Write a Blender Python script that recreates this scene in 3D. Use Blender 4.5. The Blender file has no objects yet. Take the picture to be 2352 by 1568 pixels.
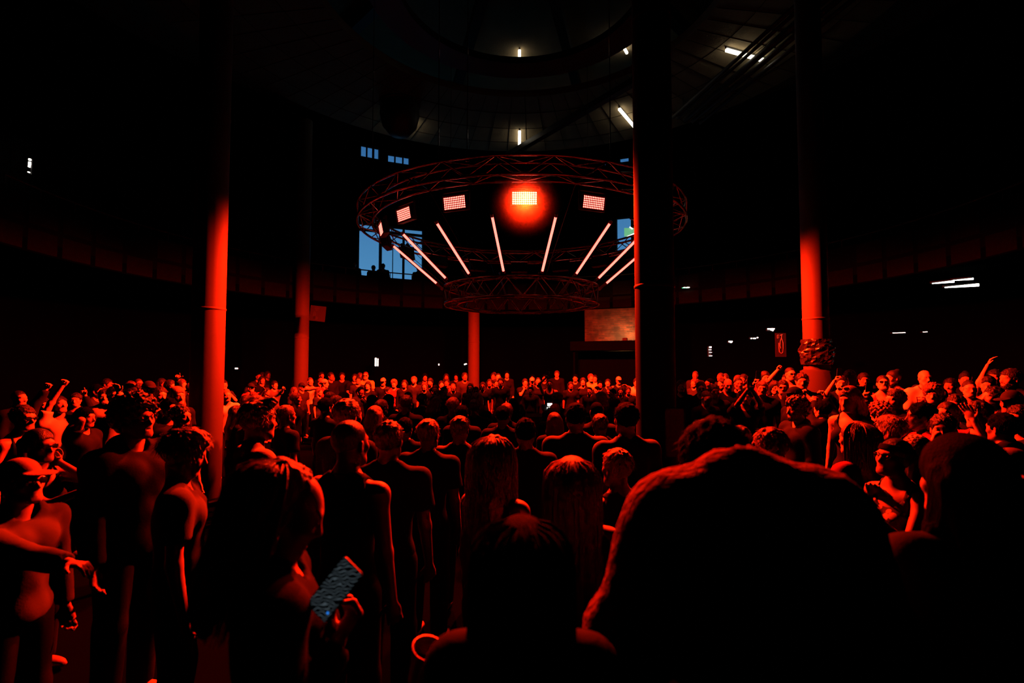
import bpy, math, random
import numpy as np
from mathutils import Matrix, Vector

random.seed(7)
rng = np.random.default_rng(11)
PI = math.pi
scene = bpy.context.scene
COL = scene.collection

# ------------------------------------------------------------------ camera
HC, FPX, PITCH = 2.05, 1170.0, math.atan(53.0 / 1170.0)
cam_d = bpy.data.cameras.new('camera')
cam_d.sensor_width = 36.0
cam_d.lens = 36.0 * FPX / 2352.0
cam_d.clip_start, cam_d.clip_end = 0.05, 200
cam_d.dof.use_dof = True
cam_d.dof.focus_distance = 8.5
cam_d.dof.aperture_fstop = 1.9
cam = bpy.data.objects.new('camera', cam_d)
cam.location = (0, 0, HC)
cam.rotation_euler = (PI / 2 + PITCH, 0, 0)
COL.objects.link(cam)
scene.camera = cam

# ------------------------------------------------------------------ world (dusk sky outside the windows)
w = bpy.data.worlds.new('world')
scene.world = w
w.use_nodes = True
nt = w.node_tree
bg = nt.nodes['Background']
tc = nt.nodes.new('ShaderNodeTexCoord')
sep = nt.nodes.new('ShaderNodeSeparateXYZ')
ramp = nt.nodes.new('ShaderNodeValToRGB')
nt.links.new(tc.outputs['Generated'], sep.inputs[0])
nt.links.new(sep.outputs['Z'], ramp.inputs[0])
ramp.color_ramp.elements[0].position = 0.0
ramp.color_ramp.elements[0].color = (0.10, 0.30, 0.50, 1)
ramp.color_ramp.elements[1].position = 0.5
ramp.color_ramp.elements[1].color = (0.012, 0.07, 0.20, 1)
nt.links.new(ramp.outputs[0], bg.inputs[0])
bg.inputs[1].default_value = 1.35

scene.view_settings.view_transform = 'Standard'
scene.view_settings.look = 'None'
scene.view_settings.gamma = 1.0
scene.view_settings.use_curve_mapping = False
scene.view_settings.exposure = 0.0
scene.cycles.use_denoising = True
scene.cycles.use_adaptive_sampling = True
scene.cycles.adaptive_threshold = 0.03
scene.cycles.max_bounces = 3
scene.cycles.diffuse_bounces = 0
scene.cycles.glossy_bounces = 2
scene.cycles.transmission_bounces = 3
scene.cycles.transparent_max_bounces = 6
scene.cycles.volume_bounces = 0
scene.cycles.sample_clamp_indirect = 3.0
scene.cycles.caustics_reflective = False
scene.cycles.caustics_refractive = False

STROBE_W = 7000.0            # power of each red strobe
RED = (1.0, 0.0125, 0.001)

CX, CY = 0.19, 10.5          # centre of the round hall, under the lighting rig


def at(px, py, Y):
    u, v = (px - 1176.0) / FPX, (784.0 - py) / FPX
    dy = math.cos(PITCH) - v * math.sin(PITCH)
    dz = math.sin(PITCH) + v * math.cos(PITCH)
    s = Y / dy
    return Vector((u * s, Y, HC + dz * s))


# ------------------------------------------------------------------ materials
MATS = {}


def new_mat(name):
    m = bpy.data.materials.new(name)
    m.use_nodes = True
    return m, m.node_tree, m.node_tree.nodes['Principled BSDF']


def mat(name, col, rough=0.6, metal=0.0, bump=0.0, bscale=60.0, var=0.0, vscale=4.0, spec=0.5, sheen=0.0, stretch=None):
    if name in MATS:
        return MATS[name]
    m, t, b = new_mat(name)
    b.inputs['Base Color'].default_value = (*col, 1)
    b.inputs['Roughness'].default_value = rough
    b.inputs['Metallic'].default_value = metal
    b.inputs['Specular IOR Level'].default_value = spec
    if sheen:
        b.inputs['Sheen Weight'].default_value = sheen
    co = t.nodes.new('ShaderNodeTexCoord')
    src = co.outputs['Object']
    if stretch:
        mp = t.nodes.new('ShaderNodeMapping')
        mp.inputs['Scale'].default_value = stretch
        t.links.new(src, mp.inputs[0])
        src = mp.outputs[0]
    if var:
        n = t.nodes.new('ShaderNodeTexNoise')
        n.inputs['Scale'].default_value = vscale
        n.inputs['Detail'].default_value = 4
        t.links.new(src, n.inputs['Vector'])
        mx = t.nodes.new('ShaderNodeMix')
        mx.data_type = 'RGBA'
        mx.inputs[6].default_value = (*[c * (1 - var) for c in col], 1)
        mx.inputs[7].default_value = (*[min(1, c * (1 + var)) for c in col], 1)
        t.links.new(n.outputs['Fac'], mx.inputs[0])
        t.links.new(mx.outputs[2], b.inputs['Base Color'])
    if bump:
        n2 = t.nodes.new('ShaderNodeTexNoise')
        n2.inputs['Scale'].default_value = bscale
        n2.inputs['Detail'].default_value = 3
        t.links.new(src, n2.inputs['Vector'])
        bp = t.nodes.new('ShaderNodeBump')
        bp.inputs['Strength'].default_value = bump
        bp.inputs['Distance'].default_value = 0.02
        t.links.new(n2.outputs['Fac'], bp.inputs['Height'])
        t.links.new(bp.outputs[0], b.inputs['Normal'])
    MATS[name] = m
    return m


def emis(name, col, strength, sample=True):
    if name in MATS:
        return MATS[name]
    m, t, b = new_mat(name)
    b.inputs['Base Color'].default_value = (0.02, 0.02, 0.02, 1)
    b.inputs['Emission Color'].default_value = (*col, 1)
    b.inputs['Emission Strength'].default_value = strength
    if not sample:
        m.cycles.emission_sampling = 'NONE'
    MATS[name] = m
    return m


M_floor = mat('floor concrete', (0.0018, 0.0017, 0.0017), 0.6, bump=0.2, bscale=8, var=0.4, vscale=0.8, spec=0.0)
M_conc = mat('ceiling concrete', (0.36, 0.28, 0.17), 0.85, bump=0.3, bscale=20, var=0.25, vscale=2, spec=0.04)
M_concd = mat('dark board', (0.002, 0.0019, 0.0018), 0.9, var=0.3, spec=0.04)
M_steel = mat('painted steel', (0.075, 0.068, 0.064), 0.65, bump=0.05, bscale=6, var=0.12, vscale=3, spec=0.15)
M_black = mat('black metal', (0.008, 0.008, 0.009), 0.55, var=0.2, spec=0.25)
M_alu = mat('aluminium truss', (0.17, 0.16, 0.155), 0.22, 1.0, bump=0.05, bscale=40)
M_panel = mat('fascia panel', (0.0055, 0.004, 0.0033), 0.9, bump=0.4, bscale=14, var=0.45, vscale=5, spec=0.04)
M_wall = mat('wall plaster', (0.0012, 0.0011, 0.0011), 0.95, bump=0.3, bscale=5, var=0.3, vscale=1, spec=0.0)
M_foil = mat('black foil', (0.02, 0.02, 0.02), 0.12, 0.0, bump=1.0, bscale=14)
M_tubew = emis('white fluorescent', (1.0, 0.88, 0.66), 4.2)
M_tubesm = emis('small white lamp', (1.0, 0.9, 0.78), 6.0, False)
M_ledtube = emis('red led tube', (1.0, 0.115, 0.085), 4.6)
M_led = emis('red led chip', (1.0, 0.10, 0.075), 9.0, False)
M_ledhot = emis('hot led chip', (1.0, 0.115, 0.07), 30.0, False)


def brick_mat():
    m, t, b = new_mat('old brick')
    co = t.nodes.new('ShaderNodeTexCoord')
    br = t.nodes.new('ShaderNodeTexBrick')
    br.inputs['Scale'].default_value = 1.0
    br.inputs['Brick Width'].default_value = 0.23
    br.inputs['Row Height'].default_value = 0.075
    br.inputs['Mortar Size'].default_value = 0.012
    br.inputs['Color1'].default_value = (0.060, 0.020, 0.009, 1)
    br.inputs['Color2'].default_value = (0.014, 0.006, 0.004, 1)
    br.inputs['Mortar'].default_value = (0.03, 0.024, 0.018, 1)
    n = t.nodes.new('ShaderNodeTexNoise')
    n.inputs['Scale'].default_value = 2.2
    n.inputs['Detail'].default_value = 6
    cr = t.nodes.new('ShaderNodeValToRGB')
    cr.color_ramp.elements[0].position = 0.38
    cr.color_ramp.elements[0].color = (0.12, 0.12, 0.12, 1)
    cr.color_ramp.elements[1].position = 0.62
    mx = t.nodes.new('ShaderNodeMix')
    mx.data_type = 'RGBA'
    mx.blend_type = 'MULTIPLY'
    mx.inputs[0].default_value = 1.0
    t.links.new(co.outputs['UV'], br.inputs['Vector'])
    t.links.new(co.outputs['UV'], n.inputs['Vector'])
    t.links.new(n.outputs['Fac'], cr.inputs[0])
    t.links.new(br.outputs['Color'], mx.inputs[6])
    t.links.new(cr.outputs[0], mx.inputs[7])
    t.links.new(mx.outputs[2], b.inputs['Base Color'])
    bp = t.nodes.new('ShaderNodeBump')
    bp.inputs['Strength'].default_value = 0.7
    bp.inputs['Distance'].default_value = 0.01
    bp.invert = True
    t.links.new(br.outputs['Fac'], bp.inputs['Height'])
    t.links.new(bp.outputs[0], b.inputs['Normal'])
    b.inputs['Roughness'].default_value = 0.9
    return m


M_brick = brick_mat()


def glass_mat():
    m = bpy.data.materials.new('window glass')
    m.use_nodes = True
    t = m.node_tree
    t.nodes.clear()
    o = t.nodes.new('ShaderNodeOutputMaterial')
    mx = t.nodes.new('ShaderNodeMixShader')
    tr = t.nodes.new('ShaderNodeBsdfTransparent')
    tr.inputs[0].default_value = (0.9, 0.95, 1, 1)
    gl = t.nodes.new('ShaderNodeBsdfGlossy')
    gl.inputs['Roughness'].default_value = 0.05
    mx.inputs[0].default_value = 0.06
    t.links.new(tr.outputs[0], mx.inputs[1])
    t.links.new(gl.outputs[0], mx.inputs[2])
    t.links.new(mx.outputs[0], o.inputs[0])
    return m


M_glass = glass_mat()


# ------------------------------------------------------------------ mesh helpers
class MB:
    def __init__(s):
        s.v, s.f, s.n = [], [], 0

    def add(s, v, f):
        s.v.append(np.asarray(v, float).reshape(-1, 3))
        s.f += [tuple(i + s.n for i in q) for q in f]
        s.n += len(s.v[-1])

    def box(s, c, d, R=None):
        x, y, z = d[0] / 2, d[1] / 2, d[2] / 2
        p = np.array([(a, b, e) for e in (-z, z) for b in (-y, y) for a in (-x, x)])
        if R is not None:
            p = p @ np.asarray(R).T
        s.add(p + np.asarray(c), [(0, 2, 3, 1), (4, 5, 7, 6), (0, 1, 5, 4), (2, 6, 7, 3), (0, 4, 6, 2), (1, 3, 7, 5)])

    def tube(s, a, b, r0, r1=None, n=10, cap=True):
        a, b = np.asarray(a, float), np.asarray(b, float)
        r1 = r0 if r1 is None else r1
        d = b - a
        d = d / np.linalg.norm(d)
        u = np.cross(d, (0, 0, 1) if abs(d[2]) < 0.9 else (1, 0, 0))
        u /= np.linalg.norm(u)
        w_ = np.cross(d, u)
        an = np.arange(n) * 2 * PI / n
        ring = np.outer(np.cos(an), u) + np.outer(np.sin(an), w_)
        v = np.vstack([a + ring * r0, b + ring * r1])
        f = [(i, (i + 1) % n, n + (i + 1) % n, n + i) for i in range(n)]
        if cap:
            f += [tuple(range(n))[::-1], tuple(range(n, 2 * n))]
        s.add(v, f)

    def path(s, P, r, n=6, closed=False):
        P = np.asarray(P, float)
        m = len(P)
        T = (np.roll(P, -1, 0) - np.roll(P, 1, 0)) if closed else np.gradient(P, axis=0)
        T /= np.linalg.norm(T, axis=1)[:, None]
        r = np.broadcast_to(np.asarray(r, float), (m,))
        ref = np.where(np.abs(T[:, 2:3]) < 0.95, (0, 0, 1), (1, 0, 0))
        U = np.cross(T, ref)
        U /= np.linalg.norm(U, axis=1)[:, None]
        W = np.cross(T, U)
        an = np.arange(n) * 2 * PI / n
        v = (P[:, None] + r[:, None, None] * (np.cos(an)[None, :, None] * U[:, None] + np.sin(an)[None, :, None] * W[:, None])).reshape(-1, 3)
        f = []
        for i in range(m if closed else m - 1):
            j = (i + 1) % m
            for k in range(n):
                q = (k + 1) % n
                f.append((i * n + k, i * n + q, j * n + q, j * n + k))
        if not closed:
            f += [tuple(range(n))[::-1], tuple(range((m - 1) * n, m * n))]
        s.add(v, f)

    def lathe(s, prof, n=24, c=(0, 0, 0)):
        prof = np.asarray(prof, float)
        an = np.arange(n) * 2 * PI / n
        v = np.stack([prof[:, None, 0] * np.cos(an), prof[:, None, 0] * np.sin(an), np.repeat(prof[:, 1:2], n, 1)], -1).reshape(-1, 3)
        f = []
        for i in range(len(prof) - 1):
            for k in range(n):
                q = (k + 1) % n
                f.append((i * n + k, i * n + q, (i + 1) * n + q, (i + 1) * n + k))
        s.add(v + np.asarray(c), f)

    def mesh(s, name, m=None, smooth=False):
        me = bpy.data.meshes.new(name)
        me.from_pydata(np.vstack(s.v).tolist() if s.v else [], [], s.f)
        if smooth:
            me.polygons.foreach_set('use_smooth', np.ones(len(me.polygons), bool))
        if m:
            me.materials.append(m)
        me.update()
        return me

    def obj(s, name, m, parent=None, smooth=False, loc=None):
        return link(name, s.mesh(name, m, smooth), parent, loc)


def link(name, data, parent=None, loc=None):
    o = bpy.data.objects.new(name, data)
    COL.objects.link(o)
    if parent:
        o.parent = parent
    if loc is not None:
        o.location = loc
    return o


def tag(o, label=None, cat=None, group=None, kind=None):
    if label:
        o['label'] = label
    if cat:
        o['category'] = cat
    if group:
        o['group'] = group
    if kind:
        o['kind'] = kind
    return o


def thing(name, label, cat, loc=(0, 0, 0), rz=0.0, group=None):
    o = link(name, None, None, loc)
    o.rotation_euler = (0, 0, rz)
    o.empty_display_size = 0.2
    return tag(o, label, cat, group)


def mato(o, m):
    o.material_slots[0].link = 'OBJECT'
    o.material_slots[0].material = m


def pol(r, deg, z):
    """point of the round hall: azimuth from the far side (+y), positive to the right"""
    a = math.radians(deg)
    return Vector((CX + r * math.sin(a), CY + r * math.cos(a), z))


# ------------------------------------------------------------------ the hall
mb = MB()
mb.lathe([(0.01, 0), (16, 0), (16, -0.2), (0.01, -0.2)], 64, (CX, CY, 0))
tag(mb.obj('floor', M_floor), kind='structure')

RW = 14.0
WIN = [(-30.3, -18.2, 5.3, 8.42), (19.6, 22.6, 7.3, 8.95), (-30.2, -26.6, 11.45, 12.05), (-25.2, -20.9, 11.42, 11.86),
       (20.3, 22.3, 11.55, 11.85), (-46.2, -40.6, 11.62, 11.74), (17.4, 17.9, 11.5, 11.95)]


def curved_wall(name, r, thick, holes, z0, z1, m, a0=-180, a1=180, step=3.0):
    A = sorted(set([a0, a1] + [a for h in holes for a in h[:2]] + list(np.arange(a0, a1, step))))
    Z = sorted(set([z0, z1] + [z for h in holes for z in h[2:]]))
    g = MB()
    for i in range(len(A) - 1):
        for j in range(len(Z) - 1):
            am, zm = (A[i] + A[i + 1]) / 2, (Z[j] + Z[j + 1]) / 2
            if any(h[0] < am < h[1] and h[2] < zm < h[3] for h in holes):
                continue
            p = [pol(rr, a, z) for rr in (r, r + thick) for a in (A[i], A[i + 1]) for z in (Z[j], Z[j + 1])]
            g.add([tuple(q) for q in p], [(0, 1, 3, 2), (4, 6, 7, 5), (0, 4, 5, 1), (2, 3, 7, 6), (0, 2, 6, 4), (1, 5, 7, 3)])
    return tag(g.obj(name, m), kind='structure')


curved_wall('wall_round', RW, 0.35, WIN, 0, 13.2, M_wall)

for i, (a0, a1, z0, z1) in enumerate(WIN):
    wo = link('window_%d' % (i + 1), None, None, pol(RW + 0.1, (a0 + a1) / 2, z0))
    tag(wo, kind='structure')
    inv = Matrix.Translation(wo.location).inverted()

    def wp(r, a, z):
        return tuple(inv @ pol(r, a, z))
    g = MB()
    for a in (a0, a1):
        g.tube(wp(RW + .1, a, z0), wp(RW + .1, a, z1), 0.06, n=4)
    for z in (z0, z1):
        g.tube(wp(RW + .1, a0, z), wp(RW + .1, a1, z), 0.06, n=4)
    g.obj('frame', M_black, wo)
    if i == 0:
        mull = [-26.2, -21.9]
        for a, rr in ((-26.2, .075), (-23.9, .02), (-21.9, .06)):
            g = MB()
            g.tube(wp(RW + .1, a, z0), wp(RW + .1, a, z1), rr, n=6)
            g.obj('mullion', M_black, wo)
        g = MB()
        g.tube(wp(RW + .1, a0, 8.13), wp(RW + .1, a1, 8.13), 0.07, n=6)
        g.obj('transom', M_black, wo)
    elif a1 - a0 > 3:
        mull = [a0 + (a1 - a0) * .35, a0 + (a1 - a0) * .7]
        for a in mull:
            g = MB()
            g.tube(wp(RW + .1, a, z0), wp(RW + .1, a, z1), .04, n=6)
            g.obj('mullion', M_black, wo)
    else:
        mull = []
    e = [a0] + mull + [a1]
    for k in range(len(e) - 1):
        g = MB()
        p = [wp(RW + .13, e[k], z0), wp(RW + .13, e[k + 1], z0), wp(RW + .13, e[k + 1], z1), wp(RW + .13, e[k], z1)]
        q = [wp(RW + .14, e[k], z0), wp(RW + .14, e[k + 1], z0), wp(RW + .14, e[k + 1], z1), wp(RW + .14, e[k], z1)]
        g.add(p + q, [(0, 1, 2, 3), (7, 6, 5, 4)])
        g.obj('pane', M_glass, wo)

# ceilings: the high roof slab and the lower ring soffit with its strip lights
g = MB()
g.lathe([(0.01, 12.95), (RW + .3, 12.95), (RW + .3, 13.25), (0.01, 13.25)], 72, (CX, CY, 0))
tag(g.obj('ceiling', M_conc), kind='structure')
g = MB()
g.lathe([(4.4, 10.05), (8.3, 10.05), (8.3, 10.25), (4.4, 10.25), (4.4, 10.05)], 96, (CX, CY, 0))
sof = tag(g.obj('trim_1', M_conc), kind='structure')
# recessed joints of the soffit slabs
g = MB()
for k in range(72):
    a = k * 5.0
    p, q = pol(4.45, a + 2.5, 10.047), pol(8.25, a + 2.5, 10.047)
    g.tube(p, q, 0.008, n=4)
for rr in (5.4, 6.45, 7.5):
    g.path([tuple(pol(rr, a, 10.047)) for a in range(0, 360, 3)], 0.008, 4, True)
tag(g.obj('joint_lines', M_concd, sof), kind='stuff')
# inner ring beam below the oculus
g = MB()
g.lathe([(2.62, 10.0), (3.32, 10.0), (3.32, 10.18), (2.62, 10.18), (2.62, 10.0)], 72, (CX, CY, 0))
tag(g.obj('trim_2', M_black), kind='structure')
# radial roof beams over the soffit
for k, a in enumerate((15, 45, 75, -15, -45, -75)):
    g = MB()
    d = pol(1, a, 0) - pol(0, a, 0)
    n_ = np.array((d.y, -d.x, 0))
    c = pol(8.2, a, 12.75)
    R = np.array([[n_[0], d.x, 0], [n_[1], d.y, 0], [0, 0, 1]])
    g.box(c, (0.3, 11.2, 0.36), R)
    tag(g.obj('trim_%d' % (k + 3), M_black), kind='structure')

# gallery
g = MB()
g.lathe([(9.25, 4.15), (RW - .02, 4.15), (RW - .02, 4.40), (9.25, 4.40), (9.25, 4.15)], 96, (CX, CY, 0))
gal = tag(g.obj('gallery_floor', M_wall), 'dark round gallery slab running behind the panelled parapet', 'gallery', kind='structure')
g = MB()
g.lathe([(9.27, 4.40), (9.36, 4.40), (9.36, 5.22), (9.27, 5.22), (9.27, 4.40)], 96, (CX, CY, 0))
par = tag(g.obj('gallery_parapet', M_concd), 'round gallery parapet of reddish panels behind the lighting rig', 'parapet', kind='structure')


def panel_mesh(w_, h, name):
    g_ = MB()
    b = 0.018
    g_.add([(-w_, 0, 0), (w_, 0, 0), (w_, 0, h), (-w_, 0, h), (-w_ + b, -.03, b), (w_ - b, -.03, b), (w_ - b, -.03, h - b), (-w_ + b, -.03, h - b)],
           [(4, 5, 6, 7), (0, 1, 5, 4), (1, 2, 6, 5), (2, 3, 7, 6), (3, 0, 4, 7)])
    return g_.mesh(name, M_panel)


pm_lo, pm_hi = panel_mesh(0.36, 0.44, 'panel'), panel_mesh(0.36, 0.50, 'panel')
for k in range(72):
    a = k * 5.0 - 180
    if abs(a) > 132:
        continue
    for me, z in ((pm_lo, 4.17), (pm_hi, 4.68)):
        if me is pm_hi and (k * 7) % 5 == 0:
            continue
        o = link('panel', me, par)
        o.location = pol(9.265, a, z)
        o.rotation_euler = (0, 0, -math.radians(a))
# hand rail of the gallery
rail = thing('gallery_handrail', 'thin dark handrail above the gallery parapet in front of blue window', 'handrail')
g = MB()
g.path([tuple(pol(9.32, a, 5.42)) for a in np.arange(-100, 100.1, 2.5)], 0.022, 6)
g.obj('rail', M_black, rail)
pmst = MB()
pmst.tube((0, 0, 0), (0, 0, 0.22), 0.014, n=6)
pmst = pmst.mesh('baluster', M_black)
for a in np.arange(-100, 100.1, 5):
    o = link('baluster', pmst, rail, pol(9.32, a, 5.2))
# tall boarded shutters of the gallery on the left, faint between the columns
for k, a in enumerate((-96, -88, -80, -72, -64, -56, -48, -40)):
    sh = tag(link('trim_%d' % (k + 9), None, None, pol(RW - 0.3, a, 4.4)), kind='structure')
    sh.rotation_euler = (0, 0, -math.radians(a))
    g = MB()
    g.box((0, 0, 1.9), (1.75, 0.08, 3.8))
    g.obj('shutter', M_concd, sh)
    bm_ = MB()
    bm_.box((0, -.06, 0.44), (0.5, 0.035, 0.82))
    bme = bm_.mesh('shutter_board', M_panel)
    for ix in (-1, 0, 1):
        for iz in range(4):
            link('shutter_board', bme, sh, (ix * 0.56, 0, iz * 0.92 + 0.06))

# brick pier under the right end of the parapet
g = MB()
aa = np.linspace(16.4, 31.5, 14)
vs, fs = [], []
for i, a in enumerate(aa):
    for z in (0, 4.12):
        vs.append(tuple(pol(9.05, a, z)))
for i, a in enumerate(aa):
    for z in (0, 4.12):
        vs.append(tuple(pol(9.24, a, z)))
n2 = 2 * len(aa)
for i in range(len(aa) - 1):
    fs += [(2 * i, 2 * i + 2, 2 * i + 3, 2 * i + 1), (n2 + 2 * i, n2 + 2 * i + 1, n2 + 2 * i + 3, n2 + 2 * i + 2), (2 * i + 1, 2 * i + 3, n2 + 2 * i + 3, n2 + 2 * i + 1)]
fs += [(0, 1, n2 + 1, n2), (n2 - 2, 2 * n2 - 2, 2 * n2 - 1, n2 - 1)]
g.add(vs, fs)
bw = tag(g.obj('wall_brick', M_brick), kind='structure')
uv = bw.data.uv_layers.new(name='UVMap')
for li, lp in enumerate(bw.data.loops):
    co = bw.data.vertices[lp.vertex_index].co
    uv.data[li].uv = (math.atan2(co.x - CX, co.y - CY) * 9.05, co.z)
# bar canopy that cuts the brick off below
bar = thing('bar_canopy', 'low dark canopy in front of the lit brick wall', 'canopy', pol(8.4, 25.0, 0), -math.radians(25.0))
g = MB()
g.box((0, 0, 2.62), (3.2, 0.9, 0.14))
g.box((0, -.44, 2.78), (3.2, 0.03, 0.2))
g.obj('roof_board', M_wall, bar)
g = MB()
g.box((0, .36, 1.28), (3.1, .04, 2.5))
g.obj('brick_cover', M_wall, bar)  # black sheet added to hide the strobe-lit brick under the canopy
for x in (-1.5, 1.5):
    g = MB()
    g.tube((x, -.3, 0), (x, -.3, 2.56), 0.04, n=8)
    g.obj('post', M_wall, bar)
wl = bpy.data.lights.new('bar_lamp_light', 'SPOT')
wl.energy, wl.color, wl.spot_size, wl.spot_blend, wl.shadow_soft_size = 260, (1, .34, .10), 2.7, 1.0, 0.05
lamp = thing('bar_floodlight', 'small warm floodlight washing the brick wall beside the thick column', 'floodlight', pol(8.35, 27.0, 2.93), -math.radians(27.0))
g = MB()
g.box((0, 0, 0), (0.16, 0.1, 0.12))
g.obj('housing', M_black, lamp)
g = MB()
g.box((0, 0, -.09), (0.03, 0.03, 0.1))
g.obj('bracket', M_black, lamp)
o = link('light', wl, lamp, (-.05, 0.12, 0.03))
o.rotation_euler = (PI / 2 + .25, 0, 0.35)

# ------------------------------------------------------------------ columns
COLS = [('thick dark steel column right of the rig with a thin red rim', 1.56, 5.55, 0.42, 10.0),
        ('tall steel column on the left glowing bright red on its right side', -4.66, 7.8, 0.46, 10.0),
        ('steel column right of the thick column with black foil wrapped round it', 5.68, 9.5, 0.44, 10.0),
        ('slim red-lit column behind the bright left column', -6.75, 16.3, 0.45, 10.0),
        ('slim red-lit column below the lower ring at the back of the crowd', -1.45, 19.3, 0.43, 4.15)]
for i, (lab, x, y, d, top) in enumerate(COLS):
    c = thing('column', lab, 'column', (x, y, 0))
    g = MB()
    g.lathe([(d / 2, 0.03), (d / 2, top)], 40)
    g.obj('shaft', mat('shaded column steel', (.06, .055, .05), .7, spec=.05) if i == 0 else M_steel, c, True)  # first column gets a darker steel copy to dim its red rim light
    g = MB()
    g.lathe([(0.01, 0), (d / 2 + .12, 0), (d / 2 + .12, .03), (d / 2 + .02, .06), (d / 2, .06)], 32)
    g.obj('base_plate', M_black, c)
    g = MB()
    for z in (2.9, 5.9) if top > 6 else (2.9,):
        g.lathe([(d / 2, z - .02), (d / 2 + .008, z - .012), (d / 2 + .008, z + .012), (d / 2, z + .02)], 40)
    g.obj('weld_seam', M_steel, c, True)
    if i == 2:
        g = MB()
        prof = []
        rr = random.Random(3)
        n = 26
        vs, fs = [], []
        for k, z in enumerate(np.linspace(2.05, 2.52, 12)):
            for j in range(n):
                r = d / 2 + 0.02 + 0.055 * rr.random() * (0.4 + math.sin(PI * k / 11))
                vs.append((r * math.cos(2 * PI * j / n), r * math.sin(2 * PI * j / n), z))
        for k in range(11):
            for j in range(n):
                q = (j + 1) % n
                fs.append((k * n + j, k * n + q, (k + 1) * n + q, (k + 1) * n + j))
        g.add(vs, fs)
        g.obj('foil_wrap', M_foil, c)
        g = MB()
        g.lathe([(d / 2 + .06, 0), (d / 2 + .06, 1.93), (d / 2, 1.96)], 32)
        g.obj('padding', mat('column padding', (.03, .027, .026), .8, spec=.1), c, True)
    if i == 0:
        g = MB()
        g.box((0.12, -.26, 1.35), (0.2, 0.02, 0.5))
        pnl = g.obj('notice_board', M_black, c)
        g = MB()
        for dx, dz, sx, sz in ((0.12, 1.6, .21, .012), (0.12, 1.1, .21, .012), (0.22, 1.35, .012, .5), (0.02, 1.35, .012, .5)):
            g.box((dx, -.272, dz), (sx, .012, sz))
        g.obj('board_frame', M_steel, pnl)

# ------------------------------------------------------------------ lighting rig: two ring trusses
unit = MB()
unit.tube((0, 0, 0), (0, 0, 1), 1.0, n=6, cap=False)
unit_me = unit.mesh('brace', M_alu, True)


def bar_obj(name, a, b, r, parent, me=unit_me):
    a, b = Vector(a), Vector(b)
    o = link(name, me, parent)
    q = (b - a).to_track_quat('Z', 'Y')
    o.rotation_mode = 'QUATERNION'
    o.rotation_quaternion = q
    o.location = a
    o.scale = (r, r, (b - a).length)
    return o


def ring_truss(name, label, R0, R1, z0, z1, nseg, rc, rb):
    t = thing(name, label, 'truss', (CX, CY, z0))
    for r in (R0, R1):
        for z in (0, z1 - z0):
            g_ = MB()
            g_.path([(r * math.sin(a), r * math.cos(a), z) for a in np.arange(96) * 2 * PI / 96], rc, 8, True)
            g_.obj('chord', M_alu, t, True)
    h = z1 - z0

    def P(r, k, z):
        a = 2 * PI * k / nseg
        return (r * math.sin(a), r * math.cos(a), z)
    for k in range(nseg):
        for r in (R0, R1):
            bar_obj('brace', P(r, k, 0), P(r, k + .5, h), rb, t)
            bar_obj('brace', P(r, k + .5, h), P(r, k + 1, 0), rb, t)
        for z in (0, h):
            bar_obj('brace', P(R0, k, z), P(R1, k + .5, z), rb, t)
            bar_obj('brace', P(R1, k + .5, z), P(R0, k + 1, z), rb, t)
    return t


RT1 = ring_truss('ring_truss', 'large aluminium ring truss at the top of the lighting rig', 2.98, 3.27, 4.80, 5.08, 24, 0.025, 0.011)
RT2 = ring_truss('ring_truss', 'small aluminium ring truss at the bottom of the lighting rig', 1.30, 1.58, 3.27, 3.62, 16, 0.022, 0.010)

# wires: they hold up the large ring and tie the small one to it
for k, a in enumerate((155, -155, 196, 35, -35, 90, -90)):
    g = MB()
    p = pol(3.12, a, 5.08) - RT1.location
    g.tube(tuple(p), tuple(p + Vector((0, 0, 4.9))), 0.009, n=6)
    wi = g.obj('suspension_wire', M_alu, RT1)
    g = MB()
    g.lathe([(0.01, 0), (.03, .01), (.03, .07), (0.01, .09)], 8, tuple(p))
    g.obj('shackle', M_alu, wi)
for k, a in enumerate((30, 75, 120, 165, 210, 255, 300, 345)):
    p, q = pol(3.0, a, 4.79) - RT2.location, pol(1.58, a, 3.62) - RT2.location
    g = MB()
    g.tube(tuple(q), tuple(p), 0.006, n=5)
    g.obj('drop_wire', M_black, RT2)

# strobe panels facing outward below the large ring
led = MB()
for i in range(12):
    for j in range(6):
        x, z = (i - 5.5) * 0.0315, (j - 2.5) * 0.032
        an = np.arange(6) * PI / 3
        led.add([(x + .0125 * math.cos(t_), -.002, z + .0125 * math.sin(t_)) for t_ in an] + [(x, -.008, z)],
                [(k_, (k_ + 1) % 6, 6) for k_ in range(6)])
led_me, led_hot = led.mesh('led_chips', M_led), led.mesh('led_chips', M_ledhot)
hs = MB()
hs.box((0, .05, 0), (.43, .1, .25))
hs.box((0, .11, 0), (.3, .03, .16))
for sx, sz, dx, dz in ((.43, .014, 0, .118), (.43, .014, 0, -.118)):
    hs.box((dx, -.008, dz), (sx, .016, sz))
for dx in (-.208, .208):
    hs.box((dx, -.008, 0), (.014, .016, .25))
hs_me = hs.mesh('housing', M_black)
fp = MB()
fp.box((0, -.001, 0), (.40, .002, .222))
fp_me = fp.mesh('reflector_plate', mat('reflector red', (.55, .1, .08), .3))
yk = MB()
for x in (-.235, .235):
    yk.box((x, .05, .07), (.012, .04, .24))
yk.box((0, .05, .19), (.482, .04, .012))
yk.box((0, .05, .215), (.05, .05, .05))
yk_me = yk.mesh('yoke', M_black)
NAMES = {0: 'blown-out red strobe panel in the middle facing the camera', 1: 'red strobe panel just left of the blown-out middle strobe',
         2: 'second red strobe panel left of the blown-out middle strobe', 3: 'narrow foreshortened red strobe panel at the left end of the ring',
         -1: 'red strobe panel just right of the blown-out middle strobe', -2: 'red strobe panel half hidden by the thick column'}
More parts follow.
